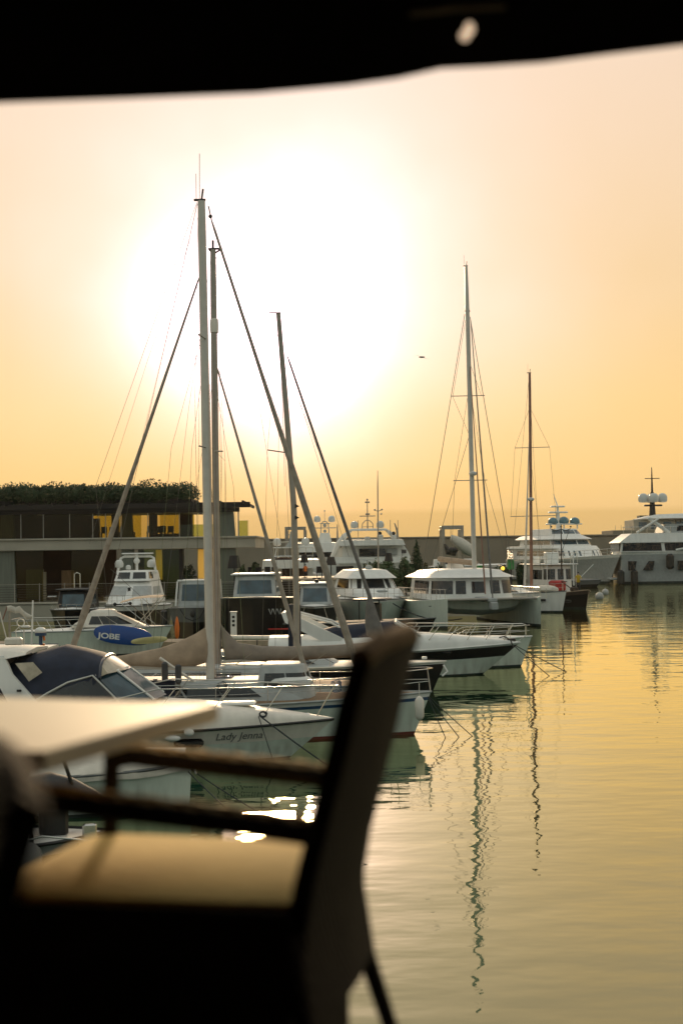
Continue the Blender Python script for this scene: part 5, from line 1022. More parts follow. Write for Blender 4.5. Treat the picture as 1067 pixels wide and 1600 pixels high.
# --- sports boat with black arch and dark outboard cover
def sports():
    p = on(160, 1340); t = thing('small_motor_boat', 'small white boat with black arch and dark engine cover, seen under the armrest', 'motor boat', (p.x, p.y + .6, 0), 15)
    h = H(4.6, 2.0, .36, .32, .25, p=3, ts=.9); h.build(t, [(.3, 'boot_dark'), (1, 'gel_grey')], crown=.04, deck='gel', rim='black_plastic')
    mb = MB(); mb.tube([(-1.35, -.62, .3), (-1.45, -.58, 1.42), (-1.38, -.52, 1.62), (-.95, -.35, 1.75), (-.78, -.30, 1.68), (-.62, -.25, 1.2)], .035, 8); mb.tube([(-1.35, .62, .3), (-1.45, .58, 1.5), (-.9, .4, 1.7)], .03, 8); mb.tube([(-1.4, -.56, 1.58), (-1.4, .56, 1.58)], .03, 8); mb.build('arch', 'black_plastic', t)
    mb = MB(); mb.rings([[Vector((x, y * w_, z0 + zz * hh)) for y, zz in ((-1, 0), (-.95, .55), (-.55, .95), (0, 1), (.55, .95), (.95, .55), (1, 0))] for x, w_, z0, hh in ((-1.75, .3, .88, .2), (-1.5, .42, .85, .5), (-1.0, .48, .83, .62), (-.6, .42, .83, .5), (-.2, .3, .83, .26), (0.0, .15, .83, .1))], closed=False, caps=False); mb.build('engine_cover', 'grey_canvas', t, ang=70)
    mb = MB(); mb.box(-1.2, -.7, -.22, .22, .33, .9, bev=.06); mb.build('console', 'black_plastic', t)
    mb = MB(); mb.box(-.5, -.25, -.7, -.6, .34, .62, bev=.03); mb.tube([(-1.8, -.85, .34), (-1.2, -.9, .5), (-.4, -.8, .36)], .02); mb.tube([(-1.9, -.5, .34), (-1.8, -.5, .7), (-1.75, .2, .7)], .02); mb.build('deck_fittings', 'steel', t)
    for x in (-2.0, -1.6, -.6): line(t, [(x, -.97, .36), (x - .15, -1.08, .0)], .015, 'rope_dark', 'rope', world=False)
sports()
def rib():
    p = on(38, 1372); t = thing('inflatable_boat', 'grey inflatable boat tube beside the small white boat, lower left', 'dinghy', (p.x, p.y, 0), 15)
    mb = MB(); mb.tube([(-4, -1.7, .35), (-2, -1.7, .37), (-.9, -1.6, .4), (-.3, -1.2, .44), (0, -.7, .48), (-.2, -.2, .46), (-.9, .2, .4), (-2, .3, .37), (-4, .3, .35)], .27, 14); mb.build('tube', 'rubber_grey', t)
    mb = MB(); mb.rings([[Vector((x, y, .28)) for x in (-4, -1.2, -.5)] for y in (-1.6, .2)], closed=False, caps=False); mb.build('floor', 'gel_grey', t)
    mb = MB(); mb.box(-2.2, -1.5, -1.1, -.3, .3, .75, bev=.1); mb.build('seat', 'gel', t); line(t, [(-.1, -.9, .5), (.5, -1.2, .1), (.7, -1.0, -.1)], .02, 'rope', 'mooring_line', world=False)
    mb = MB(); mb.tube([(-.1, -1.05, .3), (.25, -1.25, .22), (.45, -1.2, .12)], .035); mb.ball((.3, -1.3, .15), .07, 8, 5); mb.build('anchor', 'steel', t)
rib()
# --- cutter rigged sailing boat: white hull with fender on the bow, tall white mast
def cutter():
    t = root_of('sailing_boat', 'white sailing yacht with tallest white mast, tan sail cover and fender on bow', 'sailing boat', 647, 1147, -2, .5)
    D = t.location.y; h = H(12.5, 3.8, 1.22, 1.05, .5, ts=.65, dip=.06, p=2.2); h.build(t, [(.07, 'boot_red'), (.8, 'hull_green'), (.88, 'blue_paint'), (1, 'gel')], crown=.12, rim='gel_grey', deck='teak')
    tier(t, -10, -3.2, 2.5, 1.1, 1.62, rf=.9, rb=.1, rs=.2, fr=1.0, m='gel_grey', name='coachroof', win=[(.25, .75, .06, .36, 4), (.25, .75, .64, .94, 4)])
    tier(t, -5.0, -3.3, 2.1, 1.15, 2.05, rf=.3, rb=.15, rs=.15, fr=.4, m='gel_grey', name='doghouse', win=[(.35, .8, .04, .36, 2), (.35, .8, .38, .62, 1)])
    h.rail(t, .2, .93, .6, posts=7, r=.012)
    mb = MB()
    for sg in (1, -1): mb.tube([(-1.0, sg * .75, 1.2), (-.95, sg * .72, 1.85), (-.1, sg * .32, 1.9), (-.02, sg * .3, 1.25)], .016, 5); mb.tube([(-.95, sg * .72, 1.5), (-.05, sg * .3, 1.55)], .012, 5)
    mb.tube([(-.1, .32, 1.9), (.05, 0, 1.9), (-.1, -.32, 1.9)], .016, 5); mb.build('pulpit', 'steel', t)
    fender(t, (-.35, -.62, 1.12), .62, .13, 'gel_warm')
    for x0, y0, x1 in ((-.1, -.3, 1.0), (-.1, .1, 1.5), (-.1, -.2, .5)): line(t, sag((x0, y0, 1.1), (x1, -1.2 + x1 * .3, -.3), .02), .013, 'rope_dark', 'mooring_line', world=False)
    Dm = D
    mast(t, (315, 314), (330, 1085), Dm, .135, .11, 'mast_white')
    def seg(a, b, r, m, nm, d0=Dm, d1=Dm, mid=None): line(t, [at(*a, d0)] + ([at(*mid[0], mid[1])] if mid else []) + [at(*b, d1)], r, m, nm, n=6)
    # furled headsails
    A = at(331, 345, Dm); B_ = at(572, 1085, Dm); line(t, [A.lerp(B_, k) for k in (0, .02, .3, .62, .9, .97, 1)], [.02, .035, .052, .092, .11, .08, .05], 'furl', 'furled_genoa', n=8)
    A = at(338, 570, Dm + .3); B_ = at(484, 1072, Dm); line(t, [A.lerp(B_, k) for k in (0, .02, .4, .7, .93, 1)], [.015, .025, .045, .065, .075, .04], 'furl', 'furled_staysail', n=8)
    mb = MB(); mb.tube([at(331, 345, Dm), at(326, 322, Dm)], .02); mb.ball(at(329, 338, Dm), .06, 6, 4); mb.build('halyard_fitting', 'black_plastic', t, world=True)
    for a in ((308, 316, 150, 760, 175, 1000), (309, 318, 235, 640, 170, 930), (310, 320, 305, 620, 312, 1060)): line(t, [at(a[0], a[1], Dm), at(a[2], a[3], Dm), at(a[4], a[5], Dm)], .0055, 'wire', 'stay', n=4)
    for a in ((318, 520, 268, 700, 240, 1000), (320, 560, 300, 700, 285, 1040), (312, 530, 311, 710, 307, 1060), (331, 700, 352, 720, 352, 1075), (338, 540, 345, 705, 349, 1075), (335, 590, 365, 760, 384, 1070)): line(t, [at(a[0], a[1], Dm), at(a[2], a[3], Dm), at(a[4], a[5], Dm)], .005, 'wire_green', 'shroud', n=4)
    for a, b in (((311, 523), (324, 531)), ((312, 697), (324, 700)), ((336, 705), (348, 705))): mb = MB(); mb.tube([at(*a, Dm - .5), at(*b, Dm)], .022, 5); mb.ball(at(*a, Dm - .5), .03, 6, 4); mb.build('spreader', 'mast_grey', t, world=True)
    line(t, [at(312, 240, Dm), at(312, 314, Dm)], .009, 'wire', 'antenna', n=5)
    for px in (336, 339, 343): line(t, [at(px - 8, 600, Dm - .1), at(px, 1070, Dm - .2)], .006, 'mast_red', 'halyard', n=4)
    # boom with tan sail cover: a ridge from the mast sloping down aft
    rs = []; prof = [(327, 978, 1032, .10), (322, 980, 1036, .16), (305, 990, 1040, .20), (280, 1003, 1042, .22), (250, 1012, 1043, .2), (220, 1019, 1042, .17), (195, 1023, 1040, .13), (175, 1027, 1036, .06)]
    for i, (px, y0, y1, w_) in enumerate(prof):
        a = at(px, y0, Dm); b = at(px, y1, Dm); hh = (a.z - b.z) / 2; c = (a + b) / 2; rs.append([c + Vector((0, w_ * math.sin(k * math.pi / 6) * (1 - .35 * math.cos(k * math.pi / 6)) * (1 + .1 * math.sin(k * 2.3 + i * 1.9)), hh * math.cos(k * math.pi / 6) + .015 * math.sin(i * 2.7 + k))) for k in range(12)])
    mb = MB(); mb.rings(rs, True, True); mb.build('sail_cover', 'tan_canvas', t, world=True, ang=70)
    rs = [[at(px, y0, Dm) + Vector((0, dy, 0)) for px, y0, dy in ((331, 978, -.02), (334, 978, .02))], [at(px, y0, Dm) + Vector((0, dy, 0)) for px, y0, dy in ((330, 1033, -.18), (352, 1030, .1))]]
    line(t, [at(327, 1045, Dm), at(165, 1040, Dm)], .07, 'mast_white', 'boom', n=8)
    line(t, [at(250, 1028, Dm - .9), at(318, 1075, Dm - .6)], [.05, .04], 'gel_warm', 'gangplank', n=6)
    mb = MB(); mb.box(-4.6, -3.4, -1.0, -.4, 1.5, 1.75, bev=.1); mb.build('life_raft', 'gel', t)
    for px, y in ((258, 1048), (279, 1052)): mb = MB(); q = at(px, y, D - 1.4); mb.lathe(q, [(.04, -.3), (.09, -.25), (.09, .2), (.04, .25)], 8); mb.build('fender', 'grey_canvas', t, world=True)
    mb = MB(); q = at(430, 1068, D - 1.2); mb.lathe(q, [(.1, -.03), (.1, .03)], 10); mb.build('lifebuoy', 'grey_canvas', t, world=True)
    for a in ((317, 700, 285, 900, 262, 1045), (322, 640, 338, 860, 352, 1070), (313, 330, 232, 560, 140, 850), (320, 420, 322, 800, 318, 1075), (308, 318, 262, 520, 205, 760)): line(t, [at(a[0], a[1], Dm), at(a[2], a[3], Dm), at(a[4], a[5], Dm)], .004, 'wire', 'shroud', n=4)
    # deck clutter: coiled ropes, winches, hatches, a crate of lines and netting on the rails
    for k, x in enumerate((-9.2, -7.9, -6.4, -2.3, -1.5)):
        mb = MB(); z = 1.32 + (.3 if x < -3.3 else 0); mb.lathe((x, -.75 + .2 * (k % 2), z), [(.09, -.12), (.08, .02), (.05, .06), (.08, .1)], 10); mb.build('winch', 'steel', t)
    for k, (x, y) in enumerate(((-8.6, -1.2), (-5.9, -1.25), (-2.7, -.9), (-7.2, -1.3))):
        mb = MB(); mb.tube([Vector((x + (.14 + .012 * (i % 5)) * math.cos(i * .62), y + .06 * math.sin(i * .62), 1.42 + .13 * math.sin(i * .62) + .004 * i)) for i in range(34)], .014, 4); mb.build('rope_coil', ['rope', 'rope_dark', 'blue_paint', 'rope'][k], t)
    for x in (-6.0, -4.5): mb = MB(); mb.box(x - .28, x + .28, -.3, .3, 1.64, 1.72, bev=.04); mb.build('deck_hatch', 'glass_dark', t)
    mb = MB(); mb.box(-8.3, -7.2, -1.45, -1.35, 1.25, 1.75, bev=.02); mb.build('dodger_cloth', 'navy_canvas', t)
    mb = MB(); mb.rings([[Vector((x, 1.05 * math.cos(math.pi * i / 8), 1.6 + h_ * math.sin(math.pi * i / 8) ** .6)) for i in range(9)] for x, h_ in ((-11.0, .75), (-10.0, .85), (-9.2, .7))], closed=False, caps=False); mb.build('spray_hood', 'taupe_canvas', t)
cutter()
# --- ketch behind: second mast, furled sail to the left, grey brown boom cover to the right
def second():
    p = on(300, 1124); t = thing('sailing_boat', 'sailing yacht with shorter second mast, radome and long taupe boom cover reaching right', 'sailing boat', (p.x - 7.5, p.y, 0), 180)
    D = p.y; h = H(13, 3.9, 1.3, 1.1, .8, ts=.65); h.build(t, [(.08, 'boot_dark'), (1, 'gel')], crown=.15, rim='gel_grey', deck='teak')
    tier(t, -10, -3.8, 2.6, 1.2, 1.7, rf=1, rb=.1, rs=.2, fr=1, m='gel_grey', name='coachroof', win=[(.25, .75, .06, .36, 4), (.25, .75, .64, .94, 4)]); h.rail(t, .15, 1, .6, posts=8, r=.012)
    mast(t, (333, 390), (341, 1060), D, .115, .09, 'mast_grey', cap=False)
    a = at(333, 390, D); mb = MB(); mb.tube([a + Vector((-.12, 0, 0)), a + Vector((0, 0, -.15)), a + Vector((.25, 0, 0))], .03, 6); mb.box(a.x - .15, a.x + .25, a.y - .05, a.y + .05, a.z, a.z + .05, bev=.01); mb.tube([a, a + Vector((0, 0, .3))], .04, 6); mb.tube([a + Vector((.2, 0, .04)), a + Vector((.62, 0, .08))], .008, 4); mb.build('masthead_instruments', 'black_plastic', t, world=True)
    q = at(335, 509, D); mb = MB(); mb.lathe(q, [(.04, -.28), (.13, -.22), (.14, 0), (.13, .2), (.05, .27)], 12); mb.build('radome', 'gel_warm', t, world=True)
    A = at(312, 432, D); B_ = at(90, 1082, D + .5); line(t, [A.lerp(B_, k) for k in (0, .02, .4, .75, .80, .84, .97, 1)], [.015, .03, .06, .10, .125, .10, .10, .05], 'furl', 'furled_genoa', n=8)
    rs = []; prof = [(346, 975, 1000, .05), (352, 985, 1030, .15), (372, 1003, 1030, .17), (410, 1010, 1033, .18), (460, 1010, 1032, .18), (520, 1007, 1029, .17), (580, 1004, 1024, .15), (636, 1002, 1016, .1)]
    for i, (px, y0, y1, w_) in enumerate(prof):
        a = at(px, y0, D); b = at(px, y1, D); hh = (a.z - b.z) / 2; c = (a + b) / 2; rs.append([c + Vector((0, w_ * math.sin(k * math.pi / 6) * (1 - .3 * math.cos(k * math.pi / 6)), hh * math.cos(k * math.pi / 6) * (1 + .08 * math.sin(i * 2.3 + k)))) for k in range(12)])
    mb = MB(); mb.rings(rs, True, True); mb.build('sail_cover', 'taupe_canvas', t, world=True, ang=70)
    line(t, [at(345, 1034, D), at(640, 1020, D)], .05, 'mast_white', 'boom', n=8)
    for a in ((337, 400, 400, 600, 470, 1040), (333, 400, 352, 720, 360, 1050), (336, 560, 318, 720, 322, 1050), (340, 480, 347, 720, 340, 1050), (330, 400, 295, 640, 245, 1050)): line(t, [at(a[0], a[1], D), at(a[2], a[3], D), at(a[4], a[5], D)], .005, 'wire', 'shroud', n=4)
    for px in (355, 430, 470): line(t, [at(px + 55, 1010, D), at(px - 40, 1075, D - 1)], .012, 'rope', 'mainsheet', n=5)
second()
# --- black hulled sailing boat (third mast)
def third():
    t = root_of('sailing_boat', 'black hulled sailing boat whose bow shows right of the wicker chair back', 'sailing boat', 676, 1080, -3, .5)
    D = t.location.y; h = H(12.5, 3.6, 1.12, .98, .5, ts=.65, p=2.4); h.build(t, [(.92, 'hull_black'), (1, 'gel')], crown=.14, rim='gel_warm', deck='gel_grey')
    tier(t, -10, -3.8, 2.5, 1.05, 1.55, rf=1, rb=.1, rs=.2, fr=1, m='gel_grey', name='coachroof', win=[(.2, .8, .06, .46, 1)])
    h.rail(t, .15, .9, .5, posts=6, r=.01); mb = MB(); mb.box(-.9, -.7, -.1, .1, 1.2, 1.3, bev=.02); mb.box(-1.6, -1.45, -.4, -.3, 1.15, 1.25, bev=.02); mb.tube([(-.1, -.2, 1.0), (.05, -.25, .75), (-.15, -.35, .6)], .04); mb.build('anchor', 'gel', t)
    mb = MB(); mb.tube([at(x, y, D + .2) for x, y in ((463, 1040), (463.5, 940), (459, 790), (452, 700), (445, 610), (435, 490))], [.125, .125, .12, .115, .105, .09], 10); mb.build('mast', 'mast_grey', t, world=True); a = at(435, 490, D); mb = MB(); mb.tube([a + Vector((-.35, 0, .03)), a + Vector((.1, 0, .03))], .03, 5); mb.build('wind_vane', 'mast_grey', t, world=True)
    A = at(448, 553, D); B_ = at(611, 1030, D); line(t, [A.lerp(B_, k) for k in (0, .03, .5, .8, .97, 1)], [.012, .035, .06, .075, .06, .03], 'furl_dark', 'furled_genoa', n=8)
    a = [at(574, 925, D + .2), at(604, 1000, D + .2), at(572, 998, D + .2)]; mb = MB(); c = [Vector((p.x, p.y + .25, p.z)) for p in a]
    mb.rings([[at(574, 925, D), at(576, 925, D)], [at(571, 960, D) , at(592, 962, D)], [at(570, 985, D), at(600, 990, D)], [at(578, 998, D), at(604, 1001, D)]], closed=False, caps=False)
    P = [(575, 926, 576, .02), (571, 950, 586, .12), (570, 975, 596, .2), (573, 992, 601, .18), (590, 1002, 605, .08)]; mb = MB(); rs = []
    for x0, y, x1, w_ in P: p0 = at(x0, y, D); p1 = at(x1, y + 2, D); c = (p0 + p1) / 2; hx_ = (p1.x - p0.x) / 2; rs.append([c + Vector((hx_ * math.cos(k * math.pi / 5), w_ * math.sin(k * math.pi / 5), 0)) for k in range(10)])
    mb.rings(rs, True, True); mb.build('loose_sail_clew', 'furl_dark', t, world=True)
    mb = MB(); mb.tube([at(418, 703, D), at(452, 708, D)], .025, 5); mb.build('spreader', 'mast_grey', t, world=True)
    for q_ in ((436, 500, 418, 703), (418, 703, 410, 1000), (440, 560, 520, 760), (447, 560, 545, 870), (437, 500, 445, 760), (440, 600, 460, 1000), (438, 540, 430, 1020)): line(t, [at(q_[0], q_[1], D), at(q_[2], q_[3], D)], .006, 'wire', 'stay', n=4)
    for y in (787, 805): mb = MB(); mb.prism([at(461, y, D), at(468, y + 4, D), at(461, y + 7, D)], (0, .03, 0)); mb.build('pennant', 'black_plastic', t, world=True)
    p = at(460, 985, D + .5); mb = MB(); q = at(460, 975, D + .6); mb.box(q.x - .24, q.x + .24, q.y, q.y + .4, 1.2, q.z + .75, bev=.05); mb.build('mast_cover', 'navy_canvas', t, world=True)
third()
# --- white sport cruiser with bow rail
def sport_cruiser():
    t = root_of('sport_cruiser', 'white sport cruiser with black side band, navy cockpit cover and long bow rail pointing right', 'motor boat', 756, 1053, -1, 1.55)
    D = t.location.y; L = 10.6; h = H(L, 3.4, 1.32, 1.0, 1.6, p=2.0, ts=.9, wl=.8); h.build(t, [(.05, 'boot_dark'), (.58, 'hull_green'), (.93, 'hull_black'), (1, 'gel')], crown=.0, rim='gel')
    rs = []; n = 24
    for i in range(n + 1):
        u = 1 - (1 - i / n) ** 1.4; w_ = h.w(u) * .995; hz = h.sh(u) + .01; hh = .66 * (1 - max(0, (u - .5) / .5) ** 1.5) + .02
        rs.append([Vector((-L + u * L, w_ * a, hz + hh * b)) for a, b in ((-1, 0), (-.97, .45), (-.86, .80), (-.6, 1.0), (0, 1.08), (.6, 1.0), (.86, .80), (.97, .45), (1, 0))])
    mb = MB(); mb.rings(rs, closed=False, caps=False); mb.build('foredeck', 'gel', t, ang=60)
    z0 = 1.6
    mb = MB(); mb.rings([[Vector((x, y, z)) for y, z in ((-w_, z0 - .1), (-w_ * .97, z0 + hh * .6), (-w_ * .7, z0 + hh), (0, z0 + hh * 1.05), (w_ * .7, z0 + hh), (w_ * .97, z0 + hh * .6), (w_, z0 - .1))] for x, w_, hh in ((-8.4, 1.2, .35), (-7.5, 1.25, .55), (-6.4, 1.25, .62), (-5.4, 1.2, .68), (-4.9, 1.1, .45), (-4.5, .9, .1))], closed=False, caps=False); mb.build('cockpit_cover', 'navy_canvas', t, ang=60)
    mb = MB()
    for sg in (1, -1): mb.tube([(-5.3, sg * 1.22, z0 + .68), (-5.0, sg * 1.26, z0 + .5), (-4.25, sg * 1.2, z0 + .1)], .06, 6)
    mb.tube([(-5.3, -1.22, z0 + .68), (-5.25, 0, z0 + .76), (-5.3, 1.22, z0 + .68)], .05, 6); mb.build('windscreen_frame', 'gel', t)
    for sg in (-1, 1): mb = MB(); mb.prism([(-L + .55, sg * 1.35, 2.75), (-L + .95, sg * 1.35, 2.72), (-L + 3.1, sg * 1.45, 1.68), (-L + 2.9, sg * 1.45, 1.42), (-L + 2.3, sg * 1.42, 1.5), (-L + .7, sg * 1.4, 2.35)], (0, -sg * .1, 0)); mb.build('radar_arch', 'gel', t, ang=20)
    mb = MB(); mb.box(-L + .55, -L + .95, -1.3, 1.3, 2.68, 2.76, bev=.04); mb.tube([(-L + .95, -.9, 2.75), (-L + 2.6, -.9, 2.3), (-L + 3.3, -.9, 1.9)], .05); mb.tube([(-L + .95, .9, 2.75), (-L + 2.6, .9, 2.3), (-L + 3.3, .9, 1.9)], .05); mb.build('arch_top', 'gel', t)
    mb = MB(); pts = []
    for i in range(17):
        u = .40 + .60 * i / 16; pts.append(Vector((-L + u * L + .1, -max(.16, h.w(u) - .12), 1.55 + .58 * min(1, i / 4) - .02 * i / 16)))
    pts2 = [Vector((p.x, -p.y, p.z)) for p in reversed(pts)]; mb.tube(pts + [Vector((.25, -.1, 2.05)), Vector((.28, 0, 2.0)), Vector((.25, .1, 2.05))] + pts2, .022, 6); mb.tube([Vector((.2, -.12, 2.05)), Vector((.22, -.1, 1.6)), Vector((-.1, -.12, 1.38))], .018, 5); mb.tube([p - Vector((.12, 0, .28)) for p in pts[4:]], .011, 5)
    for i in (3, 5, 7, 9, 11, 13, 15):
        p = pts[i]; u = (p.x - .45 + L) / L; zb = h.sh(u) + .45 * (1 - max(0, (u - .5) / .5) ** 1.5)
        for sg in (1, -1): mb.tube([(p.x, p.y * sg, p.z), (p.x - .45, sg * -max(.1, h.w(u) - .14), zb)], .016, 5)
    mb.build('bow_rail', 'steel', t)
    mb = MB(); mb.lathe((0, 0, 0), [(.22, -.02), (.22, .02)], 14); 
    q = MB(); yy = -h.w(.7) * .985; q.ball((-3.2, yy + .02, 1.0), (.2, .05, .09), 12, 6, z0=-.95); q.build('porthole', 'hull_black', t)
    mb = MB(); mb.box(-.55, -.2, -.12, .12, 1.36, 1.5, bev=.03); mb.tube([(-.9, -.2, 1.55), (-.7, -.35, 1.6), (-.45, -.45, 1.45), (-.35, -.5, 1.15)], .03); mb.build('anchor_gear', 'black_plastic', t)
    line(t, sag((-.4, -.3, 1.3), (1.4, -1.6, -.3), .03), .018, 'rope_dark', 'mooring_line', world=False); line(t, sag((-.4, .1, 1.3), (2.6, .6, -.3), .03), .018, 'rope_dark', 'mooring_line', world=False)
sport_cruiser()
t = root_of('motor_boat', 'white boat bow with thin rail showing just beyond the bow of the sport cruiser', 'motor boat', 812, 1041, -2, .55); h = H(9, 3.0, 1.35, 1.1, .5); h.build(t, [(.06, 'boot_dark'), (1, 'hull_green')], crown=.2, rim='gel'); h.rail(t, .6, 1, .5, posts=4, r=.014, over=0)
# --- grey RIB-like dark tender with canopy in front of white yacht
t = root_of('motor_boat', 'dark open motor boat with black top behind the navy cockpit cover', 'motor boat', 668, 1000, -14, .5); h = H(9, 2.8, 1.3, 1.0, .6); h.build(t, [(1, 'hull_black')], deck='grey_canvas', crown=.1); mb = MB(); mb.box(-4.8, -2.8, -1.0, 1.0, 2.35, 2.45, bev=.05); mb.tube([(-4.4, -.8, 1.2), (-4.4, -.8, 2.4)], .04); mb.tube([(-3.2, -.8, 1.2), (-3.2, -.8, 2.4)], .04); mb.box(-4.1, -3.3, -.4, .4, 1.1, 2.2, bev=.1); mb.build('console_top', 'black_plastic', t)
# --- boat carrying paddleboards
def board_boat():
    p = on(270, 1022); t = thing('sailing_boat', 'white sailing boat with rails and bimini, carrying the blue paddleboard on its side deck', 'sailing boat', (p.x, p.y, 0), 0); D = p.y
    h = H(8.2, 2.9, 1.5, 1.3, .8, ts=.7); h.build(t, [(.08, 'boot_dark'), (1, 'hull_green')], crown=.16, rim='gel_grey')
    tier(t, -5.2, -1.3, 2.0, 1.5, 2.25, rf=1.6, rb=1.0, rs=.3, fr=.8, m='gel_warm', name='coachroof', win=[(.2, .75, .1, .4, 3), (.2, .75, .6, .9, 3)], crown=.15)
    mb = MB()
    for z in (.3, .6): mb.tube([(-8.2, -1.0, 1.35 + z), (-6, -1.38, 1.32 + z), (-4.5, -1.4, 1.35 + z)], .016, 5)
    for k in range(7): x = -8.0 + k * .55; mb.tube([(x, -1.05 - k * .05, 1.95), (x + .35, -1.1 - k * .05, 1.35)], .016, 5)
    mb.tube([(-8.2, 1.0, 1.95), (-4, 1.4, 1.95)], .016, 5); mb.tube([(-8.2, -1.0, 1.95), (-8.3, 0, 1.95), (-8.2, 1.0, 1.95)], .016, 5); mb.build('guard_rail', 'steel', t)
    mb = MB(); mb.rings([[Vector((x, y, z + .1 * (1 - (y / 1.0) ** 2))) for y in (-1.0, -.5, 0, .5, 1.0)] for x, z in ((-2.6, 2.72), (-1.9, 2.92), (-1.1, 3.0), (-.4, 3.0))], closed=False, caps=False); mb.build('bimini', 'tan_canvas', t)
    for y in (-1, 1):
        mb = MB(); mb.tube([(-2.5, y, 2.72), (-1.0, y * 1.1, 1.5)], .018, 5); mb.tube([(-.5, y, 3.0), (-1.8, y * 1.1, 1.5)], .018, 5); mb.tube([(-1.5, y, 2.95), (-1.2, y * 1.1, 1.5)], .018, 5); mb.build('bimini_frame', 'steel', t)
    line(t, [(0, 0, 1.5), (-3.2, 0, 4.5)], .012, 'wire', 'stay', world=False)
    mb = MB(); mb.box(-4.9, -4.5, -1.3, -1.0, 1.4, 1.75, bev=.05); mb.build('winch', 'gel_warm', t)
    # blue board stands on edge on the near side deck
    a = at(147, 989, D - 1.6); b = at(238, 998, D - 1.6); s = FP / (D - 1.6)
    def board(name, label, x0, x1, y0, y1, DD, hh, m, tilt=0):
        A = at(x0, y0, DD); B = at(x1, y1, DD); o = thing(name, label, 'paddleboard', (A + B) / 2); n = 24; rs = []
        for k, dy in ((0, 0), (0, .0)): pass
        out = [] 
        for i in range(n): th = 2 * math.pi * i / n; cx, cz = math.cos(th), math.sin(th); out.append((math.copysign(abs(cx) ** .75, cx), math.copysign(abs(cz) ** .85, cz)))
        L2 = (B - A) / 2; C = (A + B) / 2
        for k, dy in ((.93, -.06), (1, -.035), (1, .035), (.93, .06)): rs.append([C + L2 * (a_ * k) + Vector((0, dy, b_ * hh * k)) for a_, b_ in out])
        mb = MB(); mb.rings(rs, True, True); mb.build('board', m, o, world=True); return o, A, B
    o, A, B = board('paddleboard', 'blue paddleboard with white lettering standing on its edge on the white sailing boat', 147, 238, 988, 997, D - 1.9, .48, 'blue_board')
    cu = bpy.data.curves.new('n', 'FONT'); cu.body = 'JOBE'; cu.size = .38; cu.extrude = .003; cu.offset = .012; tmp = bpy.data.objects.new('n', cu); COL.objects.link(tmp)
    nm = bpy.data.meshes.new_from_object(tmp.evaluated_get(bpy.context.evaluated_depsgraph_get())); bpy.data.objects.remove(tmp); q = at(154, 996, D - 1.9)
    an = math.atan2(B.z - A.z, B.x - A.x)
    for v in nm.vertices: x, z = v.co.x * 1.35, v.co.y; v.co = Vector((q.x + x * math.cos(an) - z * math.sin(an), q.y - .068 - v.co.z, q.z + z * math.cos(an) + x * math.sin(an))) - o.location
    nm.materials.clear(); nm.materials.append(M['white_paint']); l = bpy.data.objects.new('lettering', nm); COL.objects.link(l); l.parent = o
    board('paddleboard', 'pale yellow paddleboard lying right of the blue one', 205, 262, 1003, 998, D - 2.3, .17, 'yellow_board')
board_boat()
# --- left edge: stern with poles, flag and outboard
def left_stern():
    p = on(75, 1055); D = p.y; t = thing('sailing_boat', 'cream boat stern crowded with poles, flag and outboard at the left edge', 'sailing boat', (p.x, p.y + 1.2, 0), 180)
    for_l = -9
    h = H(9, 3.0, 1.3, 1.2, .6, ts=.85)
    h.build(t, [(.08, 'boot_dark'), (1, 'gel_warm')], crown=.12)
    for o in list(t.children): o.location = (9, 0, 0)
    S = lambda x, y, d=-1.0: at(x, y, D + d)
    line(t, [S(50, 1012), S(52, 938)], [.05, .035], 'gel', 'antenna_post', n=8); line(t, [S(16, 1000), S(15, 955)], [.05, .05], 'furl', 'davit', n=8)
    mb = MB(); rs = []
    for i, (px, y, hh) in enumerate(((12, 951, .12), (18, 951, .15), (25, 954, .13), (31, 952, .16), (37, 958, .13), (42, 963, .16), (51, 964, .05))): c = S(px, y, -1 + .08 * math.sin(i * 2)); rs.append([c + Vector((0, .05 * math.cos(k * math.pi / 4), hh * math.sin(k * math.pi / 4))) for k in range(8)])
    mb.rings(rs, True, True); mb.build('rolled_flag', 'cream_canvas', t, world=True)
    line(t, [S(12, 948), S(5, 968)], .03, 'mast_red', 'flag_staff')
    mb = MB(); q = S(22, 1003); mb.box(q.x - .37, q.x + .37, q.y - .2, q.y + .2, q.z - .16, q.z + .2, bev=.08); mb.build('life_raft', 'gel_warm', t, world=True)
    mb = MB(); q = S(64, 986); mb.ball(q, (.26, .24, .17), 12, 7, z0=-.3); mb.build('outboard_cowl', 'gel', t, world=True); mb = MB(); mb.lathe(q - Vector((0, 0, .14)), [(.25, -.06), (.26, .06)], 12); mb.tube([q - Vector((0, 0, .1)), q - Vector((0, 0, .6))], .08, 8); mb.build('outboard_leg', 'blue_paint', t, world=True)
    mb = MB(); q = S(67, 1001); mb.tube([q + Vector((.08 * math.cos(a), 0, .26 * math.sin(a))) for a in [i * math.pi / 6 for i in range(12)]], .05, 6); mb.build('lifebuoy', 'orange', t, world=True)
    mb = MB(); q = S(33, 973); mb.tube([q + Vector((.16 * math.cos(a), 0, .16 * math.sin(a))) for a in [i * math.pi / 6 for i in range(13)]], .03, 6); mb.tube([S(27, 1000), S(25, 985), S(31, 979), S(45, 981)], .025, 6); mb.tube([S(38, 1010), S(38, 984)], .03, 6); mb.tube([S(0, 955), S(14, 1010)], .03, 5); mb.build('stern_frame', 'gel_warm', t, world=True)
    mb = MB(); q = S(41, 979); mb.ball(q, (.22, .18, .06), 10, 5); mb.build('helm_seat', 'gel', t, world=True)
left_stern()
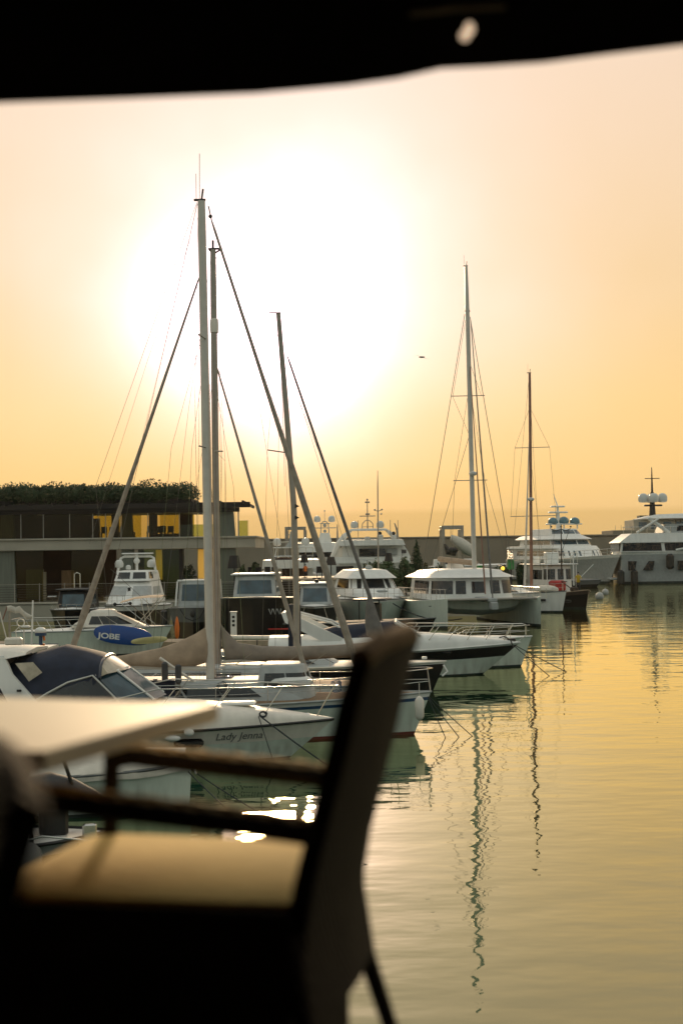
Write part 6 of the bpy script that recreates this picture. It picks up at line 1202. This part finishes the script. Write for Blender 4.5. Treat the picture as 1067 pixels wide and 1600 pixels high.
# --- things on the pier
q = at(365, 957, 76.3); t = thing('power_pedestal', 'white service pedestal with dark sockets on the pier', 'pedestal', (q.x, 76.3, .62)); mb = MB(); mb.box(q.x - .16, q.x + .16, 76.2, 76.45, .62, q.z, bev=.03); mb.build('body', 'gel', t, world=True)
for k in range(3): mb = MB(); mb.box(q.x - .07, q.x + .07, 76.17, 76.2, q.z - .3 - k * .22, q.z - .17 - k * .22, bev=.01); mb.build('socket', 'black_plastic', t, world=True)
mb = MB(); mb.box(q.x - .2, q.x + .2, 76.15, 76.5, q.z, q.z + .06, bev=.02); mb.build('cap', 'gel', t, world=True)
q = at(277, 980, 80); t = thing('kayak_paddle', 'upright orange float on a dark pole beside the grey cabin boat', 'float', (q.x, 80, .3)); mb = MB(); mb.lathe(q, [(.02, -.75), (.12, -.45), (.14, 0), (.08, .4), (.02, .6)], 10); mb.build('float', 'orange', t, world=True); mb = MB(); mb.tube([(q.x, 80, -.5), q + Vector((0, 0, .5))], .03, 6); mb.build('pole', 'black_plastic', t, world=True)
a = at(352, 996, 66); b = at(455, 997, 66); t = thing('rolled_gangway', 'long white rolled gangway pole lying level above the pier right of the masts', 'gangway', a); mb = MB(); mb.tube([a, b], .11, 10); mb.build('pole', 'gel_warm', t, world=True)
for x in (368, 402, 430): mb = MB(); mb.tube([at(x, 997, 66), at(x, 1008, 66)], .03, 5); mb.build('support', 'black_plastic', t, world=True)
# ================================================================ warm haze over the harbour
hz = MB(); hz.box(-160, 280, -8, 330, -4, 24); ho = hz.build('haze', 'white_paint', smooth=False)
hm_ = bpy.data.materials.new('haze'); hm_.use_nodes = True; t_ = hm_.node_tree; t_.nodes.clear(); vo = t_.nodes.new('ShaderNodeVolumePrincipled'); oo = t_.nodes.new('ShaderNodeOutputMaterial')
vo.inputs['Color'].default_value = (.95, .90, .80, 1); vo.inputs['Density'].default_value = .00005; vo.inputs['Anisotropy'].default_value = .5; t_.links.new(vo.outputs[0], oo.inputs['Volume'])
ho.data.materials.clear(); ho.data.materials.append(hm_); tag(ho, kind='stuff'); tag(ho, 'warm evening haze filling the air over the harbour', 'haze')
